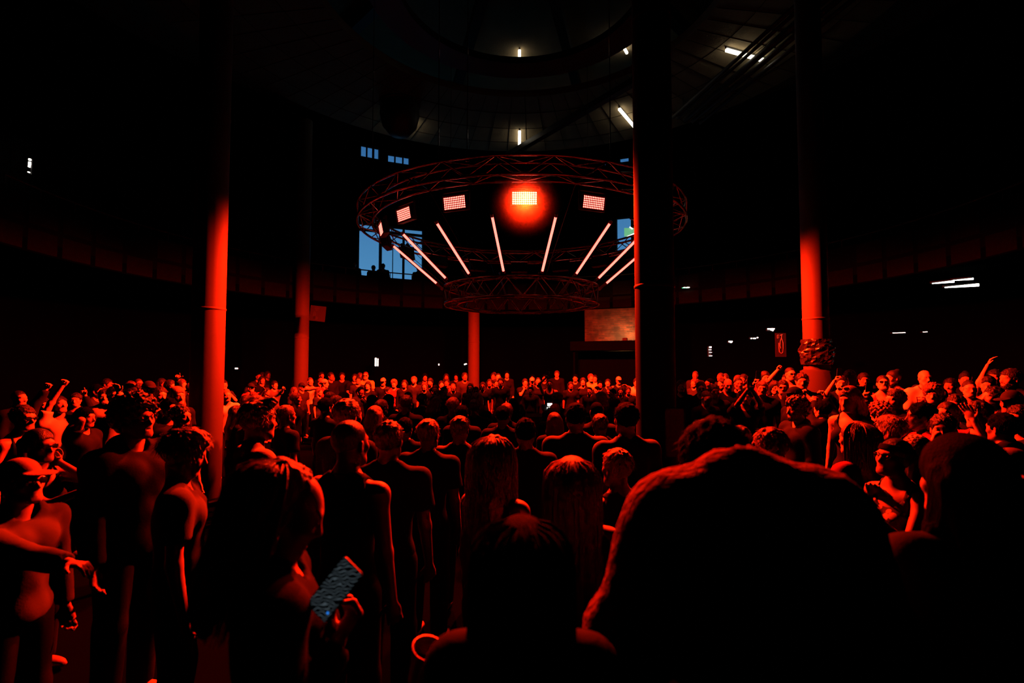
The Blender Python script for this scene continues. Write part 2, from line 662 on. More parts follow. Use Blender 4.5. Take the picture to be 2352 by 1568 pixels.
for k in range(-7, 9):
    a = math.radians(k * 22.5)
    x, y, z = CX - 2.85 * math.sin(a), CY - 2.85 * math.cos(a), HC + 2.53
    s = thing('strobe_panel', NAMES.get(k, 'red strobe panel on the far side of the ring turned away'), 'strobe light', (x, y, z), -a,
              'red strobe panels round the ring')
    if k not in NAMES:
        s['group'] = 'strobe panels on the far side'
    tilt = Matrix.Rotation(math.radians(12), 4, 'X')
    for nm, me in (('housing', hs_me), ('reflector_plate', fp_me), ('led_chips', led_hot if k == 0 else led_me), ('yoke', yk_me)):
        o = link(nm, me, s)
        if nm != 'yoke':
            o.matrix_local = tilt
        if nm == 'led_chips':
            o['kind'] = 'stuff'
    l = bpy.data.lights.new('strobe_light', 'SPOT')
    far = abs(k) >= 5
    tilt_l = math.radians(41 if far else 38)
    l.energy, l.color = STROBE_W * (0.9 if far else 1.0), RED
    l.spot_size, l.spot_blend, l.shadow_soft_size = math.radians(100 if far else 86), 1.0, 0.10
    o = link('light', l, s, (0, -.10, -.02))
    o.rotation_euler = (Matrix.Rotation(math.radians(180), 3, 'Z') @ Matrix.Rotation(PI / 2 - tilt_l, 3, 'X')).to_euler()

# led tubes from the large ring down to the small one
tb = MB()
tb.tube((0, 0, 0), (0, 0, 1.10), .021, n=12)
tb_me = tb.mesh('diffuser', M_ledtube, True)
th = MB()
th.box((0, .026, .55), (.03, .014, 1.16))
th.tube((0, 0, -.05), (0, 0, 0.0), .026, n=10)
th.tube((0, 0, 1.10), (0, 0, 1.15), .026, n=10)
th_me = th.mesh('rail', mat('red edge glow rail', (.3, .02, .015), .4))  # rail coloured red to stand in for the tube's red edge glow
TN = {0.5: 'led tube just left of the middle strobe', -0.5: 'led tube just right of the middle strobe', 1.5: 'second led tube left of the middle strobe',
      -1.5: 'second led tube right of the middle strobe', 2.5: 'third led tube left of the middle strobe', -2.5: 'third led tube right of the middle strobe',
      3.5: 'leftmost lit led tube of the rig', -3.5: 'rightmost led tube partly behind the thick column'}
for j in range(-8, 8):
    k = j + .5
    a = math.radians(k * 22.5)

    def tp(r, z):
        return Vector((CX - r * math.sin(a), CY - r * math.cos(a), z))
    p, q = tp(1.74, HC + 1.63), tp(2.62, HC + 2.37)
    s = thing('led_tube', TN.get(k, 'led tube on the far side of the rig'), 'light tube', p, 0,
              'led tubes round the rig' if k in TN else 'led tubes on the far side')
    d = (q - p).normalized()
    out = Vector((-math.sin(a), -math.cos(a), 0))
    yv = -(out - d * out.dot(d)).normalized()
    xv = yv.cross(d)
    Mx = Matrix((xv, yv, d)).transposed().to_4x4()
    lit = abs(k) < 4.2
    for nm, me in (('diffuser', tb_me), ('rail', th_me)):
        o = link(nm, me, s)
        o.matrix_local = Mx
        if nm == 'diffuser' and not lit:
            mato(o, mat('led tube switched off', (.3, .12, .1), .4))

# ------------------------------------------------------------------ ceiling strip lights
fl = MB()
fl.tube((0, -.6, 0), (0, .6, 0), .05, n=10)
fl_me = fl.mesh('tube', M_tubew, True)
fh = MB()
fh.box((0, 0, .055), (.05, 1.25, .05))
fh_me = fh.mesh('fitting', mat('white fitting', (.6, .6, .58), .5))


def strip(label, a, r, z, ln=1.0, group='strip lights on the ceiling'):
    o = thing('strip_light', label, 'strip light', pol(r, a, z), -math.radians(a), group)
    t_ = link('tube', fl_me, o)
    f_ = link('fitting', fh_me, o)
    t_.scale = f_.scale = (1, ln, 1)
    return o


strip('white strip light straight above the rig behind a diagonal beam', .6, 7.0, 9.955, .9)
strip('white strip light on the soffit beside the thick column', 32.4, 6.55, 9.955, 1.15)
strip('white strip light at upper right crossed by dark pipes', 69.2, 6.2, 9.955, 1.05)
strip('strip light on the left soffit hidden behind the hanging duct', -30.5, 7.25, 9.955, .8)
strip('strip light high under the roof above the middle strobe', .6, 7.15, 12.855, .95, 'strip lights under the high roof')
strip('strip light high under the roof near the top of the thick column', 29.5, 7.15, 12.855, .95, 'strip lights under the high roof')

# diagonal brace in front of the middle strip light
o = thing('roof_brace', 'dark diagonal beam crossing the strip light above the rig', 'beam', (-.6, 18.9, 9.6))
g = MB()
d = Vector((4.2, -5.95, 0))
n_ = d.normalized()
R = np.array([[n_.x, -n_.y, 0], [n_.y, n_.x, 0], [0, 0, 1]])
g.box(d / 2, (d.length, 0.2, 0.05), R)
g.box(d / 2 + Vector((0, 0, .12)), (d.length, 0.02, 0.2), R)
g.obj('flange', M_black, o)
# pipes in front of the upper right light
for k in range(5):
    t_ = (-.42, -.24, .1, .42, .75)[k]
    base = pol(6.2 + t_ * .9, 69.2, 9.72)
    o = thing('conduit_pipe', ('first', 'second', 'third', 'fourth', 'fifth')[k] + ' dark pipe from the left across the upper right strip light', 'pipe', base, 0,
              'pipes across the upper right strip light')
    dv = Vector((.42, -1.94, 0)).normalized() * 3.0
    g = MB()
    g.tube(tuple(-dv), tuple(dv), (.05, .045, .085, .07, .055)[k], n=10)
    g.obj('pipe', M_black, o, True)
    for s_ in (-.8, .85):
        g = MB()
        g.box(dv * s_ + Vector((0, 0, .15)), (.03, .03, .32))
        g.obj('hanger', M_black, o)
# duct hiding the left strip light
o = thing('ventilation_duct', 'dark round ventilation duct hanging under the left soffit', 'duct', at(918, 268, 15.3))
g = MB()
g.lathe([(.01, -.62), (.3, -.56), (.52, -.3), (.6, .05), (.56, .5), (.56, 1.1)], 28)
g.obj('duct', M_black, o, True)
g = MB()
g.lathe([(.58, .34), (.62, .36), (.62, .42), (.56, .44)], 28)
g.obj('collar', M_black, o)

# ------------------------------------------------------------------ small lamps and signs round the edge
def lamp_thing(label, px, py, Y, parts, cat='lamp', name='wall_lamp'):
    p = at(px, py, Y)
    o_ = thing(name, label, cat, p)
    s_ = Y / FPX
    g_ = MB()
    for (dx, dy, w_, h_, rot) in parts:
        c, sn = math.cos(rot), math.sin(rot)
        g_.box((dx * s_, 0, -dy * s_), (w_ * s_, .05, h_ * s_), np.array([[c, 0, -sn], [0, 1, 0], [sn, 0, c]]))
    g_.obj('lit_tube', M_tubesm, o_)
    g_ = MB()
    xs = [q[0] for q in parts]
    ys = [q[1] for q in parts]
    ww = max(q[2] for q in parts)
    hh = max(q[3] for q in parts)
    g_.box(((min(xs) + max(xs)) / 2 * s_, .08, -(min(ys) + max(ys)) / 2 * s_), ((max(xs) - min(xs) + ww) * s_, .06, (max(ys) - min(ys) + hh) * s_))
    g_.obj('back_box', M_black, o_)
    return o_


lamp_thing('pair of upright white light tubes behind the left crowd', 864, 831, 21.5, [(-1, 0, 3, 19, 0), (4, 1, 1.2, 17, 0)])
lamp_thing('tiny white lamp behind the left crowd near the bright column', 543, 846, 16, [(0, 0, 5, 3, 0)])
lamp_thing('tiny upright white lamp left of the middle slim column', 1008, 837, 22, [(0, 0, 2, 3.5, 0)])
lamp_thing('tiny slanted white lamp beside the middle slim column', 1069, 836, 21, [(0, 0, 6, 2.4, .3)])
lamp_thing('wide white pendant lamp above the lit doorway on the right', 1771, 755, 15.5, [(0, 0, 15, 2.6, 0), (2, 3, 6, 2, -.4)])
lamp_thing('small white pendant lamp left of the wide pendant lamp', 1678, 784, 16.5, [(0, 0, 8, 2.4, 0), (1, 2, 3, 2, 0)])
lamp_thing('row of three tiny white lamps between the two pendant lamps', 1733, 777, 17, [(-7, 0, 2, 2, 0), (0, 0, 5, 2, 0), (7, -2, 2, 2, 0)])
lamp_thing('ladder of small white lights behind the right crowd', 1632, 808, 16.5, [(0, -11, 4, 3, 0), (-1, -5, 5, 1, 0), (0, 1, 5, 1, 0), (0, 9, 6, 1, 0)])
lamp_thing('column of white slit lights high on the far left', 68, 378, 13.0, [(0, -12, 3, 4, 0), (0, -3, 3, 7, 0), (-.5, 4, 2.4, 4, 0), (-1, 18, 2.2, 2, 0)])
lamp_thing('faint thin strip light low on the right wall', 2065, 764, 12.5, [(0, 0, 26, 1.2, .03)])
lamp_thing('short faint strip light beside the thin one on the right wall', 2125, 762, 12.5, [(0, 0, 7, 1.2, .03)])
lamp_thing('small green lamp right of the thick column', 1577, 660, 17.5, [(-5, 0, 4, 1.2, 0), (3, 0, 7, 1.4, 0)])
mato(bpy.data.objects['wall_lamp.011'].children[0], emis('green lamp', (.15, 1, .45), 1.0, False))
lamp_thing('green and white slanted light tube in the right window', 1442, 541, 22.5, [(4, 0, 22, 1.6, .42), (8, -18, 8, 1.5, -.6)])
mato(bpy.data.objects['wall_lamp.012'].children[0], emis('green tube', (.3, 1, .5), .45, False))
for lab, a_, b_, Y, r in (('brightest lower one of the slanted white tubes on the right wall', (2170, 660), (2248, 654), 11.4, .034),
                          ('upper right one of the slanted white tubes on the right wall', (2188, 644), (2236, 640), 11.2, .022),
                          ('upper left one of the slanted white tubes on the right wall', (2141, 651), (2192, 646), 11.3, .026)):
    A_, B_ = at(*a_, Y), at(*b_, Y - .25)
    o = thing('slanted_light_tube', lab, 'light tube', A_)
    g = MB()
    g.tube((0, 0, 0), tuple(B_ - A_), r * .35, r, 8)
    g.obj('lit_tube', M_tubesm, o)
    g = MB()
    g.tube((0, .06, .03), tuple(B_ - A_ + Vector((0, .06, .03))), .03, n=6)
    g.obj('batten', M_black, o)

# sign hung on the column at the left, poster by the doorway
o = thing('hanging_sign', 'small square red-lit sign with a dark figure beside the slim left column', 'sign', at(730, 720, 15.2))
o.rotation_euler = (0, 0, .3)
g = MB()
g.box((0, 0, 0), (.44, .03, .46))
sg = g.obj('sign_board', mat('sign board', (.014, .012, .012), .7, spec=.1), o)
g = MB()
for x, z, rx, rz_ in ((-.09, -.06, .05, .13), (-.06, -.14, .08, .06), (-.04, .16, .07, .045), (-.05, .09, .05, .02)):
    an = np.arange(14) * 2 * PI / 14
    g.add([(x + rx * math.cos(t_), -.018, z + rz_ * math.sin(t_)) for t_ in an], [tuple(range(14))])
g.obj('print', M_black, sg)
o.rotation_euler = (0, math.radians(5), .3)
o = thing('lit_doorway_poster', 'narrow lit poster with white looping lines left of the foil column', 'poster', at(1793, 792, 14.6))
g = MB()
g.box((0, 0, 0), (.3, .03, .68))
pb = g.obj('board', mat('poster board', (.03, .012, .01), .7, spec=.1), o)
g = MB()
for pts, r in (([(.03, .3), (.02, .2), (-.02, .1), (-.03, -.02), (-.01, -.1)], .012), ([(.02, .2), (.06, .06), (.06, -.1), (.04, -.22), (0, -.24), (-.05, -.2), (-.06, -.05), (-.06, .06)], .012),
               ([(-.1, .28), (-.06, .29), (-.06, .2), (-.1, .19), (-.1, .28)], .01), ([(-.02, .27), (.05, .3)], .014)):
    g.path([(x, -.022, z) for x, z in pts], r, 5)
g.obj('line_drawing', mat('poster line', (.3, .24, .16), .7), pb)
pl = bpy.data.lights.new('poster_light', 'SPOT')
pl.energy, pl.color, pl.spot_size, pl.shadow_soft_size = 6, (1, .8, .55), .8, .03
o2 = link('light', pl, o, (-.1, -.5, .9))
o2.rotation_euler = (math.radians(28), 0, 0)

# ================================================================== people: smooth-union distance fields meshed with surface nets
def V(*a):
    return np.array(a, float)


def rotz(a):
    c, s = math.cos(a), math.sin(a)
    return np.array([[c, -s, 0], [s, c, 0], [0, 0, 1]])


def rotx(a):
    c, s = math.cos(a), math.sin(a)
    return np.array([[1, 0, 0], [0, c, -s], [0, s, c]])


def roty(a):
    c, s = math.cos(a), math.sin(a)
    return np.array([[c, 0, s], [0, 1, 0], [-s, 0, c]])


def axis(lo, hi, fine, h, H):
    out, x = [lo], lo
    while x < hi:
        f = any(a - H <= x < b for a, b in fine)
        x += h if f else H
        out.append(x)
    return np.array(out, np.float32)


class Field:
    def __init__(s, lo, hi, boxes, h, H, Hz=None):
        s.ax = [axis(lo[i], hi[i], [(b[0][i], b[1][i]) for b in boxes], h, (Hz or H) if i == 2 else H) for i in range(3)]
        s.F = np.full([len(a) for a in s.ax], 1.0, np.float32)
        s.m = 0.05 + 2 * H

    def sub(s, lo, hi):
        sl = []
        for i in range(3):
            a = max(0, int(np.searchsorted(s.ax[i], lo[i] - s.m)) - 1)
            b = min(len(s.ax[i]), int(np.searchsorted(s.ax[i], hi[i] + s.m)) + 1)
            if b <= a:
                return None, None
            sl.append(slice(a, b))
        X = s.ax[0][sl[0]][:, None, None]
        Y = s.ax[1][sl[1]][None, :, None]
        Z = s.ax[2][sl[2]][None, None, :]
        return tuple(sl), (X, Y, Z)

    def put(s, sl, d, k, op):
        f = s.F[sl]
        if op == 'sub':
            d = -d
            if k > 0:
                h = np.clip(0.5 - 0.5 * (f - d) / k, 0, 1)
                s.F[sl] = f + (d - f) * h + k * h * (1 - h)
            else:
                s.F[sl] = np.maximum(f, d)
        elif op == 'inter':
            s.F[sl] = np.maximum(f, d)
        else:
            if k > 0:
                h = np.clip(0.5 + 0.5 * (f - d) / k, 0, 1)
                s.F[sl] = f + (d - f) * h - k * h * (1 - h)
            else:
                s.F[sl] = np.minimum(f, d)

    def prim(s, p):
        kind = p[0]
        if kind in ('rc', 'cut', 'subrc'):
            _, a, b, ra, rb, k = p
            a, b = np.asarray(a, float), np.asarray(b, float)
            R = max(ra, rb) + (0 if kind != 'cut' else 0.0)
            sl, C = s.sub(np.minimum(a, b) - R, np.maximum(a, b) + R)
            if sl is None:
                return
            ba = b - a
            L2 = float(ba @ ba) + 1e-12
            dx, dy, dz = C[0] - a[0], C[1] - a[1], C[2] - a[2]
            dot = (dx * ba[0] + dy * ba[1] + dz * ba[2]) / L2
            t = np.clip(dot, 0, 1)
            ex, ey, ez = dx - t * ba[0], dy - t * ba[1], dz - t * ba[2]
            d = np.sqrt(ex * ex + ey * ey + ez * ez) - (ra + (rb - ra) * t)
            if kind == 'cut':
                d = np.maximum(d, (dot - 1) * math.sqrt(L2))
            s.put(sl, d.astype(np.float32), k, 'sub' if kind == 'subrc' else 'add')
        else:
            _, c, r, R, k = p
            c, r = np.asarray(c, float), np.asarray(r, float)
            if R is None:
                ext = r
            else:
                ext = np.abs(R) @ r
            sl, C = s.sub(c - ext, c + ext)
            if sl is None:
                return
            dx, dy, dz = C[0] - c[0], C[1] - c[1], C[2] - c[2]
            if R is not None:
                Q = R.T
                dx, dy, dz = (Q[0, 0] * dx + Q[0, 1] * dy + Q[0, 2] * dz, Q[1, 0] * dx + Q[1, 1] * dy + Q[1, 2] * dz, Q[2, 0] * dx + Q[2, 1] * dy + Q[2, 2] * dz)
            if kind in ('el', 'subel'):
                k0 = np.sqrt((dx / r[0]) ** 2 + (dy / r[1]) ** 2 + (dz / r[2]) ** 2)
                k1 = np.sqrt((dx / r[0] ** 2) ** 2 + (dy / r[1] ** 2) ** 2 + (dz / r[2] ** 2) ** 2) + 1e-6
                d = k0 * (k0 - 1) / k1
            else:   # box
                qx, qy, qz = np.abs(dx) - r[0], np.abs(dy) - r[1], np.abs(dz) - r[2]
                d = np.sqrt(np.maximum(qx, 0) ** 2 + np.maximum(qy, 0) ** 2 + np.maximum(qz, 0) ** 2) + np.minimum(np.maximum(np.maximum(qx, qy), qz), 0)
            s.put(sl, d.astype(np.float32), k, 'sub' if kind.startswith('sub') else 'add')

    def add(s, prims):
        for p in prims:
            s.prim(p)

    def noise(s, amp, fx, fy, fz, ph=0.0, warp=0.0):
        X, Y, Z = s.ax[0][:, None, None], s.ax[1][None, :, None], s.ax[2][None, None, :]
        n = np.sin(fx * X + ph + warp * np.sin(.37 * fz * Z)) * np.sin(fy * Y + 1.3 * ph + warp * np.sin(.43 * fx * X)) * np.sin(fz * Z + 2.1 * ph)
        s.F += (amp * n).astype(np.float32)

    def plane(s, n, d):
        X, Y, Z = s.ax[0][:, None, None], s.ax[1][None, :, None], s.ax[2][None, None, :]
        s.F = np.maximum(s.F, (n[0] * X + n[1] * Y + n[2] * Z - d).astype(np.float32))

    def nets(s):
        F = s.F
        F[0], F[-1] = 1, 1
        F[:, 0], F[:, -1] = 1, 1
        F[:, :, 0], F[:, :, -1] = 1, 1
        ins = F < 0
        c = np.zeros([n - 1 for n in F.shape], np.uint8)
        for i in (0, 1):
            for j in (0, 1):
                for k in (0, 1):
                    c += ins[i:F.shape[0] - 1 + i, j:F.shape[1] - 1 + j, k:F.shape[2] - 1 + k]
        I, J, K = np.nonzero((c > 0) & (c < 8))
        n = len(I)
        idx = np.full(c.shape, -1, np.int32)
        idx[I, J, K] = np.arange(n, dtype=np.int32)
        cor = [(i, j, k) for i in (0, 1) for j in (0, 1) for k in (0, 1)]
        val = [F[I + i, J + j, K + k] for i, j, k in cor]
        acc = np.zeros((n, 3), np.float32)
        cnt = np.zeros(n, np.float32)
        for a in range(8):
            for ax_ in range(3):
                if cor[a][ax_] == 0:
                    b_ = list(cor[a])
                    b_[ax_] = 1
                    b = cor.index(tuple(b_))
                    va, vb = val[a], val[b]
                    m = (va < 0) != (vb < 0)
                    t = np.where(m, va / (va - vb + 1e-12), 0)
                    for q in range(3):
                        acc[:, q] += np.where(m, cor[a][q] + (t if q == ax_ else 0), 0)
                    cnt += m
        acc /= cnt[:, None]
        P = np.empty((n, 3), np.float32)
        for q, idx1 in enumerate((I, J, K)):
            x0 = s.ax[q][idx1]
            P[:, q] = x0 + acc[:, q] * (s.ax[q][idx1 + 1] - x0)
        quads = []
        for ax_ in range(3):
            sl0 = [slice(1, -1)] * 3
            sl1 = [slice(1, -1)] * 3
            sl0[ax_] = slice(0, -1)
            sl1[ax_] = slice(1, None)
            A, B = ins[tuple(sl0)], ins[tuple(sl1)]
            E = np.nonzero(A != B)
            e = [E[q] + (0 if q == ax_ else 1) for q in range(3)]
            flip = ins[e[0], e[1], e[2]]
            u, v = (ax_ + 1) % 3, (ax_ + 2) % 3

            def g(du, dv):
                w_ = [e[0].copy(), e[1].copy(), e[2].copy()]
                w_[u] = w_[u] - du
                w_[v] = w_[v] - dv
                return idx[w_[0], w_[1], w_[2]]
            q4 = np.stack([g(1, 1), g(0, 1), g(0, 0), g(1, 0)], 1)
            q4[~flip] = q4[~flip][:, ::-1]
            quads.append(q4)
        return P, np.vstack(quads)


def to_mesh(name, P, Q, m, extra=None):
    me = bpy.data.meshes.new(name)
    if extra:
        P2, Q2 = extra
        Q = np.vstack([Q, Q2 + len(P)])
        P = np.vstack([P, P2])
    me.vertices.add(len(P))
    me.vertices.foreach_set('co', P.astype(np.float32).ravel())
    me.loops.add(len(Q) * 4)
    me.loops.foreach_set('vertex_index', Q.astype(np.int32).ravel())
    me.polygons.add(len(Q))
    me.polygons.foreach_set('loop_start', np.arange(len(Q), dtype=np.int32) * 4)
    me.polygons.foreach_set('use_smooth', np.ones(len(Q), bool))
    me.update(calc_edges=True)
    me.validate()
    me.materials.append(m)
    return me


# ------------------------------------------------------------------ head
def head_prims():
    p = [('el', V(0, -.012, .032), V(.074, .095, .086), None, 0),
         ('el', V(0, .030, -.045), V(.056, .062, .068), None, .03),
         ('rc', V(0, .040, .01), V(0, .058, -.075), .052, .032, .03),
         ('rc', V(-.022, .066, -.094), V(.022, .066, -.094), .017, .017, .02),
         ('rc', V(-.036, .080, .026), V(.036, .080, .026), .011, .011, .016)]
    for s in (-1, 1):
        p += [('el', V(s * .044, .058, -.016), V(.022, .024, .022), None, .02),
              ('rc', V(s * .056, .0, -.05), V(s * .03, .055, -.088), .018, .016, .03)]
    for s in (-1, 1):
        p += [('subel', V(s * .031, .1015, .006), V(.018, .017, .011), None, .010)]
    p += [('rc', V(0, .090, .014), V(0, .111, -.028), .0075, .011, .010),
          ('rc', V(-.011, .099, -.032), V(.011, .099, -.032), .0085, .0085, .006)]
    for s in (-1, 1):
        p += [('el', V(s * .031, .0815, .006), V(.0125, .0115, .0105), None, .003),
              ('el', V(s * .078, -.008, -.006), V(.009, .019, .031), rotz(s * .35) @ rotx(-.2), .006),
              ('subel', V(s * .087, -.002, -.004), V(.005, .010, .017), None, .004)]
    p += [('rc', V(-.019, .086, -.0555), V(.019, .086, -.0555), .0075, .0075, .006),
          ('rc', V(-.015, .084, -.067), V(.015, .084, -.067), .0085, .0085, .006),
          ('subel', V(0, .099, -.0612), V(.024, .010, .0018), None, .003)]
    return p


def xform(p, R, o):
    kind = p[0]
    if kind in ('rc', 'cut', 'subrc'):
        return (kind, R @ p[1] + o, R @ p[2] + o, p[3], p[4], p[5])
    return (kind, R @ p[1] + o, p[2], R if p[3] is None else R @ p[3], p[4])


HEADP = head_prims()


# ------------------------------------------------------------------ hands
HANDS = {'relax': ((25, 45), 1.0), 'fist': ((85, 165), .9), 'grip': ((55, 110), 1.0), 'open': ((4, 10), 1.25), 'flat': ((12, 22), 1.0), 'point': ((80, 160), .9)}


def hand_prims(Wr, d, n, s, pose, side):
    (a1, a2), spread = HANDS[pose]
    Rm = np.stack([s, d, n], 1)
    p = [('el', Wr + d * .048, V(.040, .052, .0165), Rm, .012)]
    for i in range(4):
        t = (i - 1.5)
        L = (.066, .078, .074, .056)[i]
        b = Wr + d * (.088 - .004 * abs(t)) + s * (t * .0205)
        dd = d + s * (t * .05 * spread * (1.6 if pose == 'open' else .6))
        dd /= np.linalg.norm(dd)
        A1, A2 = math.radians(a1 + 4 * i), math.radians(a2 + 5 * i)
        if pose == 'point' and i == (0 if side > 0 else 3):
            A1 = A2 = .08
        d1 = dd * math.cos(A1) + n * math.sin(A1)
        d2 = dd * math.cos(A2) + n * math.sin(A2)
        m = b + d1 * L * .52
        p += [('rc', b - d1 * .01, m, .0098, .0088, .006), ('rc', m, m + d2 * L * .5, .0088, .0072, .004)]
    q = -1 if side > 0 else 1
    b = Wr + d * .028 + s * (q * .032) + n * .004
    fold = pose in ('fist', 'grip')
    d1 = d * (.62) + s * (q * (.35 if fold else .72)) + n * (.65 if fold else .25)
    d1 /= np.linalg.norm(d1)
    d2 = d * .8 + s * (q * (-.35 if fold else .35)) + n * (.5 if fold else .2)
    d2 /= np.linalg.norm(d2)
    m = b + d1 * .042
    p += [('rc', b, m, .0135, .0105, .008), ('rc', m, m + d2 * .032, .0105, .0078, .004)]
    return p


def ik(S, T, l1, l2, hint):
    d = T - S
    L = np.linalg.norm(d)
    mx = (l1 + l2) * .995
    if L > mx:
        T = S + d * (mx / L)
        L = mx
        d = T - S
    L = max(L, .08)
    u = d / np.linalg.norm(d)
    h = hint - u * (hint @ u)
    h = h / (np.linalg.norm(h) + 1e-9)
    a = (l1 * l1 - l2 * l2 + L * L) / (2 * L)
    hh = math.sqrt(max(l1 * l1 - a * a, 0.0004))
    return S + u * a + h * hh, T


class Fig:
    """skeleton of one figure at 1.75 m; y is forward, x the figure's right"""

    def __init__(s, build='m', yaw=0, pitch=0, roll=0, lean=0, R=None, L=None, hunch=0.0, wide=1.0):
        s.f = build == 'f'
        s.sx = (.165 if s.f else .188) * wide
        s.wd = (.90 if s.f else 1.0) * wide
        s.lean, s.hunch = lean, hunch
        s.hR = rotz(math.radians(yaw)) @ rotx(math.radians(pitch)) @ roty(math.radians(roll))
        s.neck = s.sp(V(0, -.005, 1.46))
        ho = V(0, .018, .178)
        s.ho = s.neck + (V(0, .02, .168) if not hunch else V(0, .17, .03)) - V(0, .02, -.01) + s.hR @ V(0, .02, 0)
        s.arms = {}
        for side, spec in ((1, R), (-1, L)):
            S = s.sp(V(side * s.sx, 0, 1.405))
            spec = spec or ('down',)
            kd = spec[0] if isinstance(spec[0], str) else ''
            if kd == 'down':
                T, hint, pose = V(side * (s.sx + .055), .05, .86), V(side * .5, -1, 0), 'relax'
            elif kd == 'clasp':
                T, hint, pose = V(side * .07, .25, 1.10), V(side * 1, -.5, -.6), 'relax'
            elif kd == 'mouth':
                T, hint, pose = V(side * .05, .16, 1.45), V(side * .8, .2, -1), 'fist'
            else:
                T, pose = np.asarray(spec[0], float), spec[1]
                hint = np.asarray(spec[2], float) if len(spec) > 2 and spec[2] is not None else V(side * .6, -.3, -1)
            E, W = ik(S, T, .285, .255, hint)
            s.arms[side] = (S, E, W, pose, spec[3] if len(spec) > 3 else None)

    def sp(s, p):
        z = p[2]
        t = max(0, z - .95) / .5
        q = p + V(0, s.lean * t ** 1.4, 0)
        if s.hunch:
            q = q + V(0, s.hunch * t ** 2, -.05 * s.hunch * t)
        return q

    def torso(s, inf=0.0, k=.045):
        w = s.wd
        sp = s.sp
        p = [('el', V(0, 0, .955), V(.158 * (1.06 if s.f else 1) + inf, .112 + inf, .12 + inf), None, 0),
             ('el', sp(V(0, .006, 1.10)), V(.128 * w + inf, .098 + inf, .17 + inf), None, k),
             ('el', sp(V(0, .0, 1.285)), V(.163 * w + inf, .108 + inf, .17 + inf), None, k),
             ('rc', sp(V(-.125 * w, -.012, 1.405)), sp(V(.125 * w, -.012, 1.405)), .060 + inf, .060 + inf, k)]
        for q in (-1, 1):
            p += [('rc', sp(V(q * .12 * w, -.018, 1.425)), sp(V(q * .03, -.012, 1.50)), .042 + inf, .045 + inf * .6, .03)]
            if s.f:
                p += [('el', sp(V(q * .068, .088, 1.27)), V(.062 + inf, .058 + inf, .062 + inf), None, .03)]
            else:
                p += [('el', sp(V(q * .075, .06, 1.33)), V(.08 + inf, .055 + inf, .065 + inf), None, .03)]
        return p

    def arm(s, side, hand=True):
        S, E, W, pose, nrm = s.arms[side]
        a = .88 if s.f else 1.0
        p = [('el', S, V(.056, .058, .06) * a, None, .04), ('rc', S, E, .050 * a, .038 * a, .03), ('rc', E, W, .040 * a, .026 * a, .02)]
        if hand:
            d = (W - E) / np.linalg.norm(W - E)
            ref = np.asarray(nrm, float) if nrm is not None else V(-side * .6, .8, 0)
            n = ref - d * (ref @ d)
            if np.linalg.norm(n) < .1:
                n = V(0, .3, 1) - d * (V(0, .3, 1) @ d)
            n /= np.linalg.norm(n)
            sv = np.cross(d, n)
            p += hand_prims(W, d, n, sv, pose, side)
        return p

    def legs(s, inf=0.0):
        p = []
        for q in (-1, 1):
            p += [('rc', V(q * .088, 0, .90), V(q * .105, .015, .50), .085 + inf, .056 + inf, .03),
                  ('rc', V(q * .105, .015, .50), V(q * .11, -.01, .10), .055 + inf * 1.4, .038 + inf * 1.6, .02)]
            if inf == 0:
                p += [('el', V(q * .115, .055, .042), V(.046, .13, .042), None, .03)]
        return p

    def bounds(s):
        pts = [V(-.3, -.28, .0), V(.3, .3, 1.8), s.ho + V(.2, .2, .2), s.ho - V(.2, .2, .2)]
        for q in (-1, 1):
            for P in s.arms[q][:3]:
                pts += [P - .14, P + .14]
            E, W = s.arms[q][1:3]
            d = (W - E) / np.linalg.norm(W - E)
            pts += [W + d * .22 - .06, W + d * .22 + .06]
        pts = np.array(pts)
        lo, hi = pts.min(0), pts.max(0)
        lo[2] = -.06
        return lo, hi

    def body(s, h, H, handfine=()):
        lo, hi = s.bounds()
        boxes = [(s.ho - V(.11, .13, .14), s.ho + V(.11, .135, .13))]
        for q in handfine:
            S, E, W = s.arms[q][:3]
            d = (W - E) / np.linalg.norm(W - E)
            c = W + d * .08
            boxes.append((c - .10, c + .10))
        F = Field(lo, hi, boxes, h, H)
        F.add(s.legs())
        F.add(s.torso())
        F.add([('rc', s.neck - V(0, 0, .04), s.ho + s.hR @ V(0, -.022, -.06), .056 if not s.f else .048, .052 if not s.f else .045, .03)])
        for q in (-1, 1):
            F.add(s.arm(q))
        sc = 1.0 if not s.f else .95
        hp = [xform(p, s.hR, s.ho) for p in HEADP]
        hp[0] = hp[0][:4] + (.03,)
        F.add(hp)
        return F.nets()

    def top(s, kind, H, ph=0.0):
        lo, hi = s.bounds()
        F = Field(lo, hi, [], H, H)
        inf = {'tank': .012, 'tee': .018, 'long': .020, 'hood': .020, 'jacket': .028, 'jersey': .028, 'fleece': .055}[kind]
        F.add(s.torso(inf))
        fr = {'tank': 0, 'tee': .62, 'jersey': .85}.get(kind, 1.0)
        ext = inf + .004
        for q in (-1, 1):
            S, E, W, pose, _ = s.arms[q]
            a = .88 if s.f else 1.0
            if fr == 0:
                continue
            F.add([('el', S, V(.058, .06, .062) * a + ext, None, .04)])
            if fr < 1:
                F.add([('cut', S, S + (E - S) * fr, .052 * a + ext, .046 * a + ext + .008, .03)])
            else:
                F.add([('rc', S, E, .052 * a + ext, .042 * a + ext, .03), ('cut', E, E + (W - E) * .95, .043 * a + ext, .031 * a + ext * .8, .025)])
        if kind == 'hood':
            F.add([('el', s.sp(V(0, -.12, 1.44)), V(.12, .06, .085), None, .04), ('rc', s.sp(V(-.09, .02, 1.49)), s.sp(V(.09, .02, 1.49)), .04, .04, .04)])
        if kind in ('jacket', 'fleece'):
            F.add([('rc', s.sp(V(-.05, -.055, 1.5)), s.sp(V(.05, -.055, 1.5)), .045, .045, .04)])
